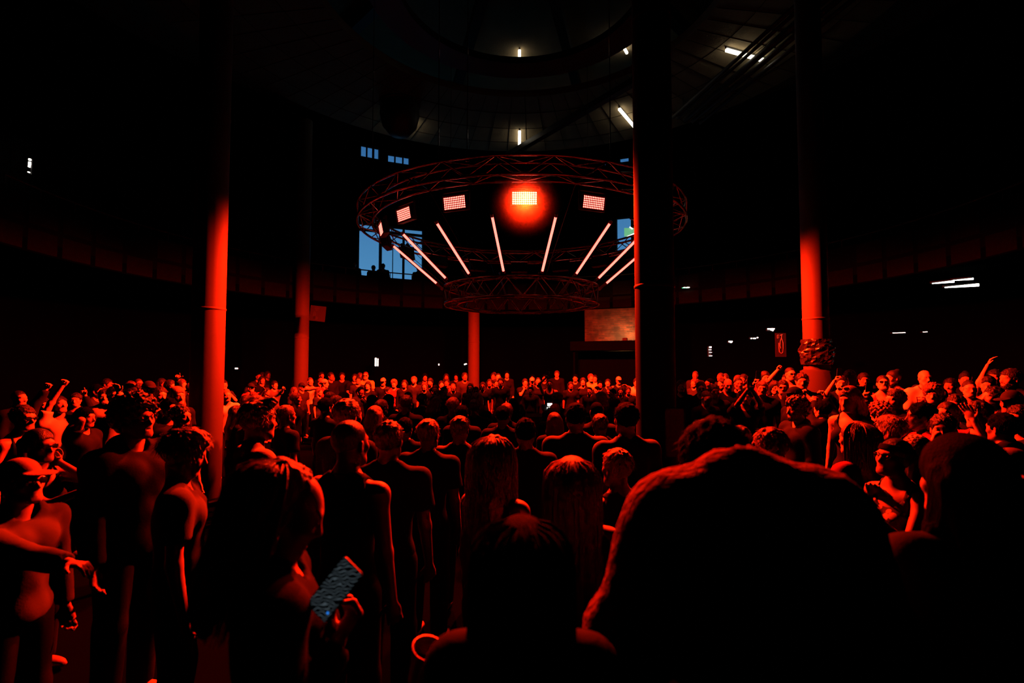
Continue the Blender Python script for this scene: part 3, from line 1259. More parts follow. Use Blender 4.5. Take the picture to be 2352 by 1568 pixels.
        a_ = {'fleece': .008, 'jacket': .006}.get(kind, .0045)
        F.noise(a_, 17, 15, 21, ph, 1.6)
        F.noise(a_ * .6, 39, 31, 33, ph + 1, 1.2)
        if kind == 'fleece':
            F.noise(.005, 95, 90, 100, ph, 2.0)
        nr = {'tank': .095, 'hood': .066, 'jacket': .062, 'fleece': .062}.get(kind, .07)
        F.add([('subrc', s.sp(V(0, .03 + (.05 if kind == 'tank' else 0), 1.50 - (.06 if kind == 'tank' else 0))), s.sp(V(0, .03, 1.60)), nr, nr + .03, .0)])
        if kind == 'tank':
            for q in (-1, 1):
                S = s.arms[q][0]
                F.add([('subrc', S + V(q * .03, 0, -.10), S + V(q * .01, 0, .06), .075, .07, .0)])
        zh = {'jacket': .84, 'fleece': .80, 'tank': .93, 'jersey': .84}.get(kind, .89)
        F.plane((0, 0, -1), -zh)
        return F.nets()

    def trousers(s, H):
        lo, hi = V(-.3, -.24, .0), V(.3, .24, 1.06)
        F = Field(lo, hi, [], H, H, H * 1.3)
        F.add(s.legs(.02))
        F.add(s.torso(.014)[:1])
        F.noise(.004, 21, 18, 15, .5, 1.0)
        F.plane((0, 0, 1), 1.0)
        F.plane((0, 0, -1), -.07)
        return F.nets()


# ------------------------------------------------------------------ hair and headwear, built in the frame of the head
def hair_mesh(kind, h, strands=0, seed=1):
    lo, hi = V(-.22, -.24, -.2), V(.22, .2, .22)
    if kind in ('long', 'wavy', 'bob'):
        lo[2] = -.46
    if kind == 'xlong':
        lo[2] = -.85
    if kind == 'mane':
        lo[2] = -.62
    F = Field(lo, hi, [], h, h)
    c, r = V(0, -.014, .034), V(.074, .095, .086)
    inf = {'buzz': .003, 'short': .012, 'quiff': .012, 'messy': .018, 'curly': .030, 'bun': .010, 'pony': .010, 'long': .014, 'xlong': .014, 'wavy': .018,
           'bob': .018, 'fluffy': .03, 'mane': .026}[kind]
    F.add([('el', c + V(0, -.004, .006), r + inf, None, 0)])
    if kind == 'quiff':
        F.add([('rc', V(-.035, .06, .112), V(.04, .068, .116), .026, .028, .03), ('rc', V(-.02, .0, .125), V(.03, .06, .13), .022, .022, .03)])
    if kind == 'messy':
        F.add([('rc', V(-.03, .07, .09), V(.05, .075, .085), .03, .026, .03), ('el', V(.02, .02, .12), V(.06, .06, .03), None, .03)])
    if kind in ('curly', 'fluffy'):
        F.add([('el', V(0, .03, .09), V(.085, .075, .06), None, .04), ('el', V(0, -.06, .02), V(.09, .07, .085), None, .04)])
    if kind == 'bun':
        F.add([('el', V(0, -.075, .115), V(.042, .042, .038), None, .012)])
    if kind == 'pony':
        F.add([('rc', V(0, -.105, .06), V(0, -.15, .02), .03, .034, .02), ('rc', V(0, -.15, .02), V(0, -.15, -.15), .034, .018, .02)])
    # face opening and lower cut
    F.add([('subel', V(0, .128, -.045), V(.068, .085, .118), None, .015)])
    if kind in ('buzz', 'short', 'quiff', 'messy', 'curly', 'fluffy', 'bun', 'pony'):
        for s in (-1, 1):
            F.add([('subel', V(s * .09, .004, -.045), V(.03, .04, .055), None, .01)])
        F.add([('subrc', V(-.2, .0, -.13), V(.2, .0, -.13), .075, .075, .01)])
    if kind in ('long', 'xlong', 'wavy', 'bob', 'mane'):
        zl = {'long': -.36, 'xlong': -.74, 'wavy': -.36, 'bob': -.19, 'mane': -.52}[kind]
        wb = {'long': .07, 'xlong': .075, 'wavy': .085, 'bob': .07, 'mane': .12}[kind]
        for x in (-.75, -.25, .25, .75):
            F.add([('rc', V(x * .075, -.045, .01), V(x * wb * 1.1, -.105, zl * .6), .052, .046, .03),
                   ('rc', V(x * wb * 1.1, -.105, zl * .6), V(x * wb, -.118, zl), .046, .022, .03)])
        for s in (-1, 1):
            F.add([('rc', V(s * .074, -.01, .03), V(s * .088, -.02, -.12), .024, .03, .02),
                   ('rc', V(s * .088, -.02, -.12), V(s * (wb + .03), -.05, max(zl * .9, -.34)), .03, .018, .02)])
    if kind in ('curly', 'fluffy'):
        F.noise(.014, 105, 98, 110, seed, 1.5)
        F.noise(.007, 190, 200, 180, seed)
    elif kind in ('messy', 'quiff', 'short'):
        F.noise(.006, 130, 60, 70, seed, 2)
        F.noise(.004, 60, 110, 90, seed + 2, 2)
    elif kind in ('wavy', 'mane'):
        F.noise(.008, 95, 60, 42, seed, 2)
        F.noise(.004, 220, 150, 30, seed)
    elif kind in ('long', 'xlong', 'bob', 'pony'):
        F.noise(.0035, 190, 120, 9, seed, 1.0)
    P, Q = F.nets()
    extra = None
    if strands:
        rg = np.random.default_rng(seed)
        sv, sq, nb = [], [], 0
        an = np.arange(3) * 2 * PI / 3
        cnt = 0
        while cnt < strands:
            u = rg.normal(size=3)
            u /= np.linalg.norm(u)
            if u[2] < -.25 or (u[1] > .35 and u[2] < .55) or (u[1] > .75):
                continue
            if kind in ('short', 'quiff', 'messy', 'curly') and u[2] < 0.0:
                continue
            cnt += 1
            p0 = c + (r + inf * (1.18 if kind in ('long', 'xlong', 'wavy', 'mane') else .9)) * u
            if kind in ('long', 'xlong', 'wavy', 'mane'):
                ph = math.atan2(u[0], -u[1])
                ph = max(-1.75, min(1.75, ph * 1.0))
                zl = {'long': -.37, 'xlong': -.76, 'wavy': -.37, 'mane': -.54}[kind] * (.75 + .3 * rg.random())
                n = 12
                t = np.linspace(0, 1, n)
                rad0 = np.hypot(p0[0], p0[1] - c[1])
                rr = rad0 + ((.142 if kind == 'mane' else .128) + .03 * rg.random() - rad0) * np.clip(t * (3.2 if kind != 'xlong' else 5), 0, 1) ** .6
                ex = .85 if kind != 'mane' else 1.15
                wv = (.014 if kind in ('wavy', 'mane') else .004) * np.sin(t * (14 if kind in ('wavy', 'mane') else 6) + rg.random() * 6.3) * t
                z = p0[2] + (zl - p0[2]) * t ** (1.25)
                z = z + .03 * np.sin(np.clip(t * 4, 0, PI)) * (p0[2] > .05)
                pts = np.stack([rr * np.sin(ph) * ex + wv, c[1] - rr * np.cos(ph) * (1.0 if abs(ph) < 1.2 else 1.0) - .01, z], 1)
                rad = .0022 * (1 - .55 * t)
            else:
                n = 5
                t = np.linspace(0, 1, n)
                crown = V(0, -.05, .12)
                flow = p0 - crown
                flow = flow - u * (flow @ u)
                flow /= (np.linalg.norm(flow) + 1e-6)
                jit = rg.normal(size=3) * .32
                ln = {'short': .03, 'quiff': .042, 'messy': .052, 'curly': .035}[kind] * (.6 + .7 * rg.random())
                d0 = u * (.5 if kind != 'quiff' else .2) + flow * .8 + jit
                if kind == 'quiff' and u[2] > .5:
                    d0 += V(.2, .35, .2)
                d0 /= np.linalg.norm(d0)
                curl = .018 if kind == 'curly' else 0
                pts = p0 - u * .006 + np.outer(t, d0) * ln + np.outer(t ** 2, V(0, .25 if kind == 'messy' else 0, -.6)) * ln * .6
                if curl:
                    pts = pts + np.stack([curl * np.sin(t * 7 + cnt), curl * np.cos(t * 6 + cnt), 0 * t], 1)
                rad = .0019 * (1 - .6 * t)
            T = np.gradient(pts, axis=0)
            T /= np.linalg.norm(T, axis=1)[:, None] + 1e-9
            U = np.cross(T, V(.31, .52, .79))
            U /= np.linalg.norm(U, axis=1)[:, None] + 1e-9
            W = np.cross(T, U)
            vv = pts[:, None] + rad[:, None, None] * (np.cos(an)[None, :, None] * U[:, None] + np.sin(an)[None, :, None] * W[:, None])
            sv.append(vv.reshape(-1, 3))
            i = np.arange(n - 1)[:, None] * 3
            k = np.arange(3)[None, :]
            q = np.stack([i + k, i + (k + 1) % 3, i + 3 + (k + 1) % 3, i + 3 + k], -1).reshape(-1, 4) + nb
            sq.append(q)
            nb += n * 3
        extra = (np.vstack(sv), np.vstack(sq))
    return to_mesh('hair', P, Q, M_hair['dark'], extra)


def cap_mesh(kind, h):
    F = Field(V(-.2, -.2, -.12), V(.2, .3, .22), [], h, h)
    c, r = V(0, -.014, .034), V(.074, .095, .086)
    F.add([('el', c + V(0, 0, .01), r + .016, None, 0)])
    if kind in ('cap', 'check'):
        F.plane((0, -.12, -1), -.040)
        F.add([('el', V(0, .125, .048), V(.072, .085, .007), rotx(-.18), .006), ('el', V(0, -.01, .138), V(.009, .009, .006), None, .003)])
    elif kind == 'back':
        F.plane((0, .12, -1), -.035)
        F.add([('el', V(0, -.135, .04), V(.072, .08, .007), rotx(.25), .006)])
    elif kind == 'hat':
        F.plane((0, 0, -1), -.05)
        F.add([('el', V(0, 0, .052), V(.15, .17, .008), None, .008)])
    elif kind == 'beanie':
        F.plane((0, -.15, -1), -.03)
        F.add([('el', V(0, -.02, .06), V(.1, .118, .022), None, .01)])
    elif kind == 'band':
        F.plane((0, 0, -1), -.045)
        F.plane((0, 0, 1), .085)
    P, Q = F.nets()
    return to_mesh('cap', P, Q, M_black)


def glasses_mesh(h, up=0.0, clear=False):
    F = Field(V(-.12, -.06, -.06), V(.12, .15, .06), [], h, h)
    for s in (-1, 1):
        F.add([('el', V(s * .033, .101, .006), V(.029, .005, .021), rotz(-s * .18), 0),
               ('rc', V(s * .062, .092, .014), V(s * .083, -.01, .014), .0035, .003, 0)])
        if clear:
            F.add([('subel', V(s * .033, .101, .006), V(.024, .02, .016), rotz(-s * .18), 0)])
    F.add([('rc', V(-.012, .109, .013), V(.012, .109, .013), .0035, .0035, .002)])
    P, Q = F.nets()
    return to_mesh('sunglasses', P, Q, M_lens)


M_skin = [mat('pale skin', (.66, .42, .32), .5, bump=.08, bscale=220, spec=.4), mat('tan skin', (.52, .30, .2), .5, bump=.08, bscale=220, spec=.4),
          mat('brown skin', (.28, .15, .09), .48, bump=.08, bscale=220, spec=.45), mat('dark skin', (.11, .06, .04), .45, bump=.08, bscale=220, spec=.5)]


def hairmat(name, col, spec=.6):
    m = mat(name, col, .42, bump=.5, bscale=9, var=.45, vscale=7, spec=spec, stretch=(22, 22, 2.5), sheen=.6 if col[0] > .05 else .06)
    b = m.node_tree.nodes['Principled BSDF']
    b.inputs['Sheen Roughness'].default_value = .35
    b.inputs['Sheen Tint'].default_value = (*[min(1, c * 1.5 + .06) for c in col], 1)
    return m


M_hair = {'dark': hairmat('black hair', (.012, .008, .006), .35), 'brown': hairmat('brown hair', (.075, .036, .018)), 'blond': hairmat('fair hair', (.30, .17, .075)),
          'grey': hairmat('grey hair', (.3, .27, .24)), 'black': mat('black and shaded hair', (.0012, .001, .001), .8, bump=.5, bscale=9, spec=.02, stretch=(22, 22, 2.5))}  # near-zero black also puts the column's shade into the near silhouette's hair
M_lens = mat('dark lens', (.008, .008, .008), .1, spec=.6)
CLOTH = {'black': (.007, .007, .0075), 'dark': (.022, .02, .02), 'grey': (.10, .095, .095), 'white': (.78, .76, .72), 'red': (.35, .04, .04), 'tan': (.4, .27, .17),
         'blue': (.06, .08, .16), 'pale': (.5, .45, .42), 'skirt': (.3, .2, .18), 'yellow': (.75, .55, .2), 'black_or_shade': (.002, .002, .002)}  # the last, deepest black also puts column shade into the silhouette's jacket
M_cloth = {k: mat(k + ' cloth', v, .85, bump=.08, bscale=120, var=.12, vscale=9, sheen=.0, spec=.08) for k, v in CLOTH.items()}
M_cloth['fleece'] = mat('fleece cloth', (.17, .08, .07), .95, bump=.8, bscale=55, var=.5, vscale=16, spec=.1)


def pattern_mat():
    m, t, b = new_mat('checkered cloth')
    co = t.nodes.new('ShaderNodeTexCoord')
    ck = t.nodes.new('ShaderNodeTexChecker')
    ck.inputs['Scale'].default_value = 42
    ck.inputs['Color1'].default_value = (.75, .7, .62, 1)
    ck.inputs['Color2'].default_value = (.02, .02, .02, 1)
    t.links.new(co.outputs['Object'], ck.inputs['Vector'])
    t.links.new(ck.outputs[0], b.inputs['Base Color'])
    b.inputs['Roughness'].default_value = .9
    return m


def blotch_mat():
    m, t, b = new_mat('patterned cloth')
    co = t.nodes.new('ShaderNodeTexCoord')
    n = t.nodes.new('ShaderNodeTexVoronoi')
    n.inputs['Scale'].default_value = 17
    cr = t.nodes.new('ShaderNodeValToRGB')
    cr.color_ramp.interpolation = 'CONSTANT'
    cr.color_ramp.elements[0].color = (.7, .5, .3, 1)
    cr.color_ramp.elements[1].position = .42
    cr.color_ramp.elements[1].color = (.03, .02, .02, 1)
    t.links.new(co.outputs['Object'], n.inputs['Vector'])
    t.links.new(n.outputs['Distance'], cr.inputs[0])
    t.links.new(cr.outputs[0], b.inputs['Base Color'])
    b.inputs['Roughness'].default_value = .8
    return m


M_cloth['check'] = pattern_mat()
M_cloth['blotch'] = blotch_mat()

CACHE = {}
RES = {'near': (.0062, .015), 'mid': (.0085, .02), 'far': (.0105, .026)}


def cached(key, fn):
    if key not in CACHE:
        CACHE[key] = fn()
    return CACHE[key]


OCC = []


def free_depth(px, Y, dmin=.5):
    u = (px - 1176.0) / FPX
    for i in range(40):
        for sg in (1, -1):
            y = Y + sg * i * .06
            if y < Y * .75 or y < .9 or y > Y * 1.3:
                continue
            x = u * y
            if all((x - a) ** 2 + (y - b) ** 2 > dmin * dmin for a, b in OCC) and \
               all((x - c[1]) ** 2 + (y - c[2]) ** 2 > (c[3] / 2 + .42) ** 2 for c in COLS):
                return y
    return Y


def person(px, py, Y, f, lab, hair='short', hc='dark', skin=0, top='tee', tc='black', R=None, L=None, yaw=0, pitch=0, roll=0, lean=0, build='m', ex=(),
           res=None, hunch=0.0, wide=1.0, legc='black', group=None, strands=0, hs=1.0, kmax=1.13, z0=0.0, seed=1):
    res = res or ('near' if Y < 3.4 else 'mid' if Y < 6.5 else 'far')
    if not strands and hair in ('short', 'messy', 'quiff', 'bob', 'long'):
        strands = {'short': 420, 'messy': 500, 'quiff': 500}.get(hair, 0)
        seed = 1 + (int(px) % 3)
    h, H = RES[res]
    rz = math.radians(f + 180)
    if z0 == 0:
        if Y >= 11 and 500 < px < 1470 and not lab.startswith('dim person at'):
            Y *= 1.12
        Y = free_depth(px, Y)
    P = at(px, py, Y)
    hair_up = {'curly': .032, 'fluffy': .03, 'messy': .022, 'quiff': .03, 'bun': .02, 'mane': .025}.get(hair, .014)
    f0 = Fig(build, yaw, pitch, roll, lean, None, None, hunch, wide)
    ztop = f0.ho[2] + .118 + hair_up if not hunch else 1.555
    k = min(kmax, max(.82, (P.z - z0) / ztop))
    Rz = rotz(rz)
    hd = Rz @ f0.ho * k
    hx = f0.ho if not hunch else f0.sp(V(0, 0, 1.4))
    hd = Rz @ hx * k
    root = Vector((P.x - hd[0], P.y - hd[1], z0))
    dh = Vector((P.x - root.x, P.y - root.y))

    def conv(a):
        if a is None or isinstance(a[0], str):
            return a
        w_ = at(a[0], a[1], Y + a[2]) - root
        q = Rz.T @ np.array(w_) / k
        hint = a[4] if len(a) > 4 else None
        nr = a[5] if len(a) > 5 else None
        if nr is not None:
            nr = Rz.T @ np.asarray(nr, float)
        if hint is not None:
            hint = Rz.T @ np.asarray(hint, float)
        return (q, a[3], hint, nr)
    Rc, Lc = conv(R), conv(L)
    fig = Fig(build, yaw, pitch, roll, lean, Rc, Lc, hunch, wide)
    custom = any(a is not None and not isinstance(a[0], str) for a in (Rc, Lc))
    pose = (build, yaw, pitch, roll, lean, hunch, wide, Rc[0] if Rc and not custom else None, Lc[0] if Lc and not custom else None, res, len(OCC) + 1 if custom else 0)
    fine = [q for q, a in ((1, Rc), (-1, Lc)) if a is not None]
    o = thing('person', lab, 'person', root, rz, group or 'concert crowd')
    o.scale = (k, k, k)
    me = cached(('body',) + pose, lambda: to_mesh('body', *fig.body(h, H, fine), M_skin[0]))
    b = link('body', me, o)
    mato(b, M_skin[skin])
    tk = ('top', top) + pose
    me = cached(tk, lambda: to_mesh('shirt', *fig.top(top, H, random.random() * 6), M_cloth['black']))
    nm = {'tank': 'tank_top', 'tee': 't_shirt', 'long': 'sweater', 'hood': 'hoodie', 'jacket': 'jacket', 'jersey': 'jersey', 'fleece': 'fleece_jacket'}[top]
    t = link(nm, me, o)
    mato(t, M_cloth[tc])
    me = cached(('trousers', build, res), lambda: to_mesh('trousers', *Fig(build).trousers(.03 if res != 'near' else .022), M_cloth['dark']))
    tr = link('trousers', me, o)
    mato(tr, M_cloth[legc])
    hHR = fig.hR if hair not in ('long', 'xlong', 'wavy', 'mane') else rotz(math.radians(yaw)) @ rotx(math.radians(pitch * .5)) @ roty(math.radians(roll))
    hho = fig.ho - fig.hR @ V(0, .026, -.012) if abs(pitch) > 20 and hair in ('mane', 'wavy') else fig.ho
    HH = Matrix([[*hHR[i], hho[i]] for i in range(3)] + [[0, 0, 0, 1]])
    HM = Matrix([[*fig.hR[i], fig.ho[i]] for i in range(3)] + [[0, 0, 0, 1]])
    hres = {'near': .006, 'mid': .008, 'far': .0105}[res]
    if hair != 'bald':
        me = cached(('hair', hair, res, strands, seed), lambda: hair_mesh(hair, hres, strands, seed))
        q = link('hair', me, o)
        q.matrix_local = HH @ Matrix.Scale(hs, 4)
        mato(q, M_hair[hc])
    for e in ex:
        e, _, col = e.partition(':')
        if e in ('cap', 'back', 'hat', 'beanie', 'band', 'check'):
            me = cached(('cap', e, res), lambda: cap_mesh(e, hres * .8))
            q = link({'hat': 'brimmed_hat', 'beanie': 'beanie', 'band': 'headband'}.get(e, 'cap'), me, o)
            q.matrix_local = HM
            mato(q, M_cloth[col or 'black'])
        elif e in ('shades', 'shadesup', 'glasses'):
            me = cached(('gl', res, e == 'glasses'), lambda: glasses_mesh(.0042 if res == 'near' else .0055, 0, e == 'glasses'))
            q = link('glasses' if e == 'glasses' else 'sunglasses', me, o)
            q.matrix_local = HM @ (Matrix.Translation((0, -.012, .085)) @ Matrix.Rotation(.35, 4, 'X') if e == 'shadesup' else Matrix.Identity(4))
        elif e == 'beard':
            def bd():
                F = Field(V(-.1, -.04, -.14), V(.1, .13, .0), [], .006, .006)
                F.add([('el', V(0, .036, -.062), V(.06, .066, .055), None, 0), ('rc', V(-.02, .07, -.1), V(.02, .07, -.1), .022, .022, .02),
                       ('subel', V(0, .11, -.03), V(.045, .05, .045), None, .01), ('rc', V(-.02, .089, -.046), V(.02, .089, -.046), .008, .008, .006)])
                F.noise(.003, 160, 150, 170)
                return to_mesh('beard', *F.nets(), M_hair['dark'])
            q = link('beard', cached(('beard',), bd), o)
            q.matrix_local = HM
        elif e == 'chain':
            g_ = MB()
            c = fig.sp(V(0, .0, 1.475))
            g_.path([(c[0] + .072 * math.cos(t_), c[1] + .078 * math.sin(t_), c[2] + .012 - .02 * math.sin(t_)) for t_ in np.arange(28) * 2 * PI / 28], .0035, 5, True)
            g_.obj('necklace', mat('silver', (.7, .68, .65), .2, 1.0), o)
        elif e == 'earring':
            for s_ in (-1, 1):
                g_ = MB()
                g_.path([(s_ * .088, -.01 + .012 * math.cos(t_), -.045 + .012 * math.sin(t_)) for t_ in np.arange(12) * PI / 6], .003, 5, True)
                q = g_.obj('earring', mat('silver', (.7, .68, .65), .2, 1.0), o)
                q.matrix_local = HM
        elif e == 'plug':
            for s_ in (-1, 1):
                g_ = MB()
                g_.path([(s_ * .084, -.01 + .016 * math.cos(t_), -.036 + .016 * math.sin(t_)) for t_ in np.arange(14) * PI / 7], .006, 6, True)
                q = g_.obj('ear_plug', M_black, o)
                q.matrix_local = HM
        elif e == 'bracelet':
            for q_, a_ in ((1, Rc), (-1, Lc)):
                if a_ is None:
                    continue
                S_, E_, W_ = fig.arms[q_][:3]
                d_ = (W_ - E_) / np.linalg.norm(W_ - E_)
                u_ = np.cross(d_, V(0, 0, 1))
                u_ /= np.linalg.norm(u_)
                w2 = np.cross(d_, u_)
                for off in (.03, .042, .06):
                    g_ = MB()
                    c = W_ - d_ * off
                    g_.path([tuple(c + .033 * (u_ * math.cos(t_) + w2 * math.sin(t_))) for t_ in np.arange(16) * PI / 8], .0035, 5, True)
                    g_.obj('bracelet', mat('dark leather', (.03, .015, .01), .4), o)
        elif e == 'letters':
            cu = bpy.data.curves.new('lettering', 'FONT')
            cu.body = 'E3IN'
            cu.size = .13
            cu.extrude = .002
            cu.align_x = 'CENTER'
            tmp = bpy.data.objects.new('tmp', cu)
            COL.objects.link(tmp)
            bpy.context.view_layer.update()
            me = bpy.data.meshes.new_from_object(tmp.evaluated_get(bpy.context.evaluated_depsgraph_get()))
            bpy.data.objects.remove(tmp)
            me.materials.clear()
            me.materials.append(M_cloth['red'])
            q = link('lettering', me, t)
            q.rotation_euler = (PI / 2 - .2, 0, PI)
            q.location = (.06, .172, 1.29)
    OCC.append((P.x, P.y))
    o['_k'] = k
    # world position and direction of the hands, for the things they hold
    Wd = {}
    for s_, nme in ((1, 'R'), (-1, 'L')):
        S_, E_, W_ = fig.arms[s_][:3]
        d_ = (W_ - E_) / np.linalg.norm(W_ - E_)
        Wd[nme] = (Vector(Rz @ (W_ * k)) + root, Vector(Rz @ d_), Vector(Rz @ (W_ + d_ * .085) * k) + root)
    del o['_k']
    return o, Wd


# ------------------------------------------------------------------ things in hands
ph_me = None


def phone(label, c, up, nrm, screen=False, s=1.0, patt=False):
    up = Vector(up).normalized()
    nrm = Vector(nrm)
    nrm = (nrm - up * nrm.dot(up)).normalized()
    x = up.cross(nrm)
    o = thing('phone', label, 'phone', (0, 0, 0))
    M = Matrix((x, nrm, up)).transposed().to_4x4()
    M.translation = Vector(c)
    o.matrix_world = M
    g_ = MB()
    w_, h_, d_ = .037 * s, .076 * s, .004
    an = []
    for cx, cz, a0 in ((1, 1, 0), (-1, 1, 90), (-1, -1, 180), (1, -1, 270)):
        for t_ in (0, 30, 60, 90):
            a = math.radians(a0 + t_)
            an.append((cx * (w_ - .009) + .009 * math.cos(a), cz * (h_ - .009) + .009 * math.sin(a)))
    n = len(an)
    g_.add([(p[0], -d_, p[1]) for p in an] + [(p[0], d_, p[1]) for p in an],
           [tuple(range(n)), tuple(range(n, 2 * n))[::-1]] + [(i, i + n, (i + 1) % n + n, (i + 1) % n) for i in range(n)])
    g_.obj('case', mat('phone case', (.05, .05, .05), .3), o)
    g_ = MB()
    for i, (cx, cz) in enumerate(((.6, .82), (.6, .58))):
        g_.tube((cx * w_, d_, cz * h_), (cx * w_, d_ + .002, cz * h_), .007, n=10)
    g_.obj('camera_lens', M_lens, o)
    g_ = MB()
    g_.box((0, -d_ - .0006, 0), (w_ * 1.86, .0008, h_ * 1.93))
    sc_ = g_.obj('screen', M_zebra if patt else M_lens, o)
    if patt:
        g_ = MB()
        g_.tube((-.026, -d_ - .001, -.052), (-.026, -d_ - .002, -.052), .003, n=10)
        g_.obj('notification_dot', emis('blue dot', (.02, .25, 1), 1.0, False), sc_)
    return o


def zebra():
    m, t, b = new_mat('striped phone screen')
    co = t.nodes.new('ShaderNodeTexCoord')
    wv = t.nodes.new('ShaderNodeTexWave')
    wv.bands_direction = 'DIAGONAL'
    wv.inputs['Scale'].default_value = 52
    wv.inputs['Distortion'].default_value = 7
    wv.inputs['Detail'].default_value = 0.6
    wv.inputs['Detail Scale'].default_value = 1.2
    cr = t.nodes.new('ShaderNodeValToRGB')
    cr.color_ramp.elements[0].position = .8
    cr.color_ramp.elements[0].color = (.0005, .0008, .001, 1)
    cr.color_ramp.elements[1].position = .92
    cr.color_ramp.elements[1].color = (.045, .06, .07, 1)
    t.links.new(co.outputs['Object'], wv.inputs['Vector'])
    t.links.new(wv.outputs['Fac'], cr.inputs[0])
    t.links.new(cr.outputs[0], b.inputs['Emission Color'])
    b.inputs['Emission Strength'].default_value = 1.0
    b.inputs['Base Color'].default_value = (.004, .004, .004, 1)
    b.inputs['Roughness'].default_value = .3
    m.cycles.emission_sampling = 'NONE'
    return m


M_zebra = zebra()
M_cup = mat('clear plastic cup', (.6, .5, .45), .2, spec=.6)


def cupmat():
    m, t, b = new_mat('plastic cup')
    b.inputs['Base Color'].default_value = (.8, .75, .7, 1)
    b.inputs['Alpha'].default_value = .35
    b.inputs['Roughness'].default_value = .2
    return m


M_cupc = cupmat()


def cup(label, c, ax_=(0, 0, 1), m=None, s=1.0):
    o = thing('plastic_cup', label, 'cup', c)
    q = Vector(ax_).to_track_quat('Z', 'Y')
    o.rotation_mode = 'QUATERNION'
    o.rotation_quaternion = q
    g_ = MB()
    g_.lathe([(.001, -.06 * s), (.028 * s, -.06 * s), (.04 * s, .06 * s), (.042 * s, .062 * s), (.038 * s, .06 * s), (.027 * s, -.054 * s), (.001, -.054 * s)], 20)
    g_.obj('cup_wall', m or M_cupc, o, True)
    g_ = MB()
    g_.lathe([(.001, -.052 * s), (.0275 * s, -.052 * s), (.034 * s, .012 * s), (.001, .012 * s)], 18)
    g_.obj('drink', mat('beer', (.35, .16, .04), .2), o, True)
    return o

# ================================================================== the crowd, from the photograph
# ---- foreground left
cap_man, W1 = person(52, 1056, 2.55, 82, 'person at the left edge in cap, sunglasses and hoodie, face lit red', 'short', 'dark', 0, 'hood', 'grey', R=(183, 1300, -.22, 'relax', (-.3, 0, -1), (0, -.2, -1)),
                     pitch=8, ex=('cap:tan', 'shades', 'earring'), build='m')
drink_w, W2 = person(92, 984, 3.45, 80, 'dark-haired person with sunglasses holding a cup, behind the capped person', 'pony', 'dark', 2, 'tank', 'black',
                     R=(186, 1128, -.12, 'grip', (-.6, .1, -1), (.6, -.6, .2)), L=(137, 1062, .1, 'fist', (.3, .3, -1)), build='f', ex=('shades',))
person(55, 930, 4.7, 82, 'person in sunglasses with one bare shoulder at the left edge', 'short', 'dark', 1, 'tank', 'black', build='f', ex=('shades',))
person(312, 904, 3.15, 78, 'tall curly-haired person with glasses in a black jacket, profile to the right', 'curly', 'dark', 1, 'jacket', 'black', ex=('glasses',), strands=700, pitch=4)
person(425, 985, 2.7, 118, 'person with tousled hair looking down, grey T-shirt, left of the curly head', 'messy', 'brown', 0, 'tee', 'grey', pitch=-14, strands=900)
person(594, 914, 3.3, 128, 'person with swept-up short hair and pale T-shirt, seen half from behind', 'quiff', 'brown', 0, 'tee', 'pale', strands=800, res='near', yaw=12)
phw, W7 = person(662, 1070, 1.5, 112, 'long-haired person close to the camera looking down at a phone', 'wavy', 'brown', 0, 'long', 'black', pitch=-26, build='f', strands=1500, hs=.9,
                 R=(776, 1472, -.06, 'grip', (.6, .2, -1), (-.6, -.5, .2)), ex=('earring', 'bracelet'))
person(806, 962, 2.65, 158, 'person in a dark tank top with necklace and bare lit shoulder', 'buzz', 'dark', 1, 'tank', 'black', ex=('chain',), R=('down',))
person(895, 966, 3.1, 172, 'broad person in dark T-shirt seen from behind, beside the tank top', 'short', 'dark', 2, 'tee', 'dark', wide=1.08)
person(800, 916, 3.75, 150, 'person with smooth combed hair behind the tank-top wearer', 'short', 'brown', 1, 'long', 'black', strands=500)
person(985, 962, 3.9, 165, 'person with lit combed-back hair and dark shirt left of the wavy long hair', 'short', 'blond', 0, 'tee', 'dark', strands=500, wide=1.05)
person(1056, 955, 4.2, 175, 'person in grey shirt between the combed hair and the wavy long hair', 'short', 'dark', 1, 'tee', 'grey')
person(1140, 1003, 2.6, 143, 'person with long wavy hair and bare back in the middle foreground', 'wavy', 'brown', 0, 'tank', 'black', build='f', strands=1100)
person(1313, 1049, 2.3, 180, 'person with very long straight hair seen from behind, light skirt', 'xlong', 'blond', 0, 'tank', 'black', build='f', strands=1300, legc='skirt')
person(1416, 1030, 2.95, 208, 'person with short lit hair between the long straight hair and the column', 'short', 'blond', 0, 'tank', 'dark', strands=600)
person(1207, 960, 4.0, 180, 'person with dim broad shoulders just behind the wavy long hair', 'short', 'black', 2, 'tee', 'dark')
person(1322, 925, 4.1, 180, 'tall dark person with broad lit shoulders behind the very long hair', 'short', 'black', 1, 'tee', 'grey', wide=1.1)
person(1437, 925, 3.9, 195, 'person in grey top with lit shoulder left of the thick column', 'short', 'black', 1, 'tee', 'grey', wide=1.05)
blk, W13 = person(1198, 1187, 1.25, 180, 'black-haired person closest to the camera at the bottom centre', 'long', 'black', 0, 'long', 'black_or_shade', build='f',
                  L=(1030, 1618, .14, 'grip', (1, -.5, -1), (.2, .3, 1)), strands=500, seed=4)
person(1716, 1046, 1.38, 180, 'huge hunched person in a fuzzy jacket close to the camera', 'short', 'black', 0, 'fleece', 'fleece', hunch=.12, wide=.9, pitch=-40,
       R=('clasp',), L=('clasp',), kmax=1.17)
person(2202, 1010, 1.6, 186, 'black silhouette with big dark hair close to the camera on the right', 'long', 'black', 0, 'jacket', 'black_or_shade', seed=6, hs=1.12)
person(2318, 1036, 2.3, -75, 'person with brimmed hat and ear plug at the right edge', 'short', 'dark', 0, 'jacket', 'black', ex=('hat:tan', 'plug'), pitch=-10)
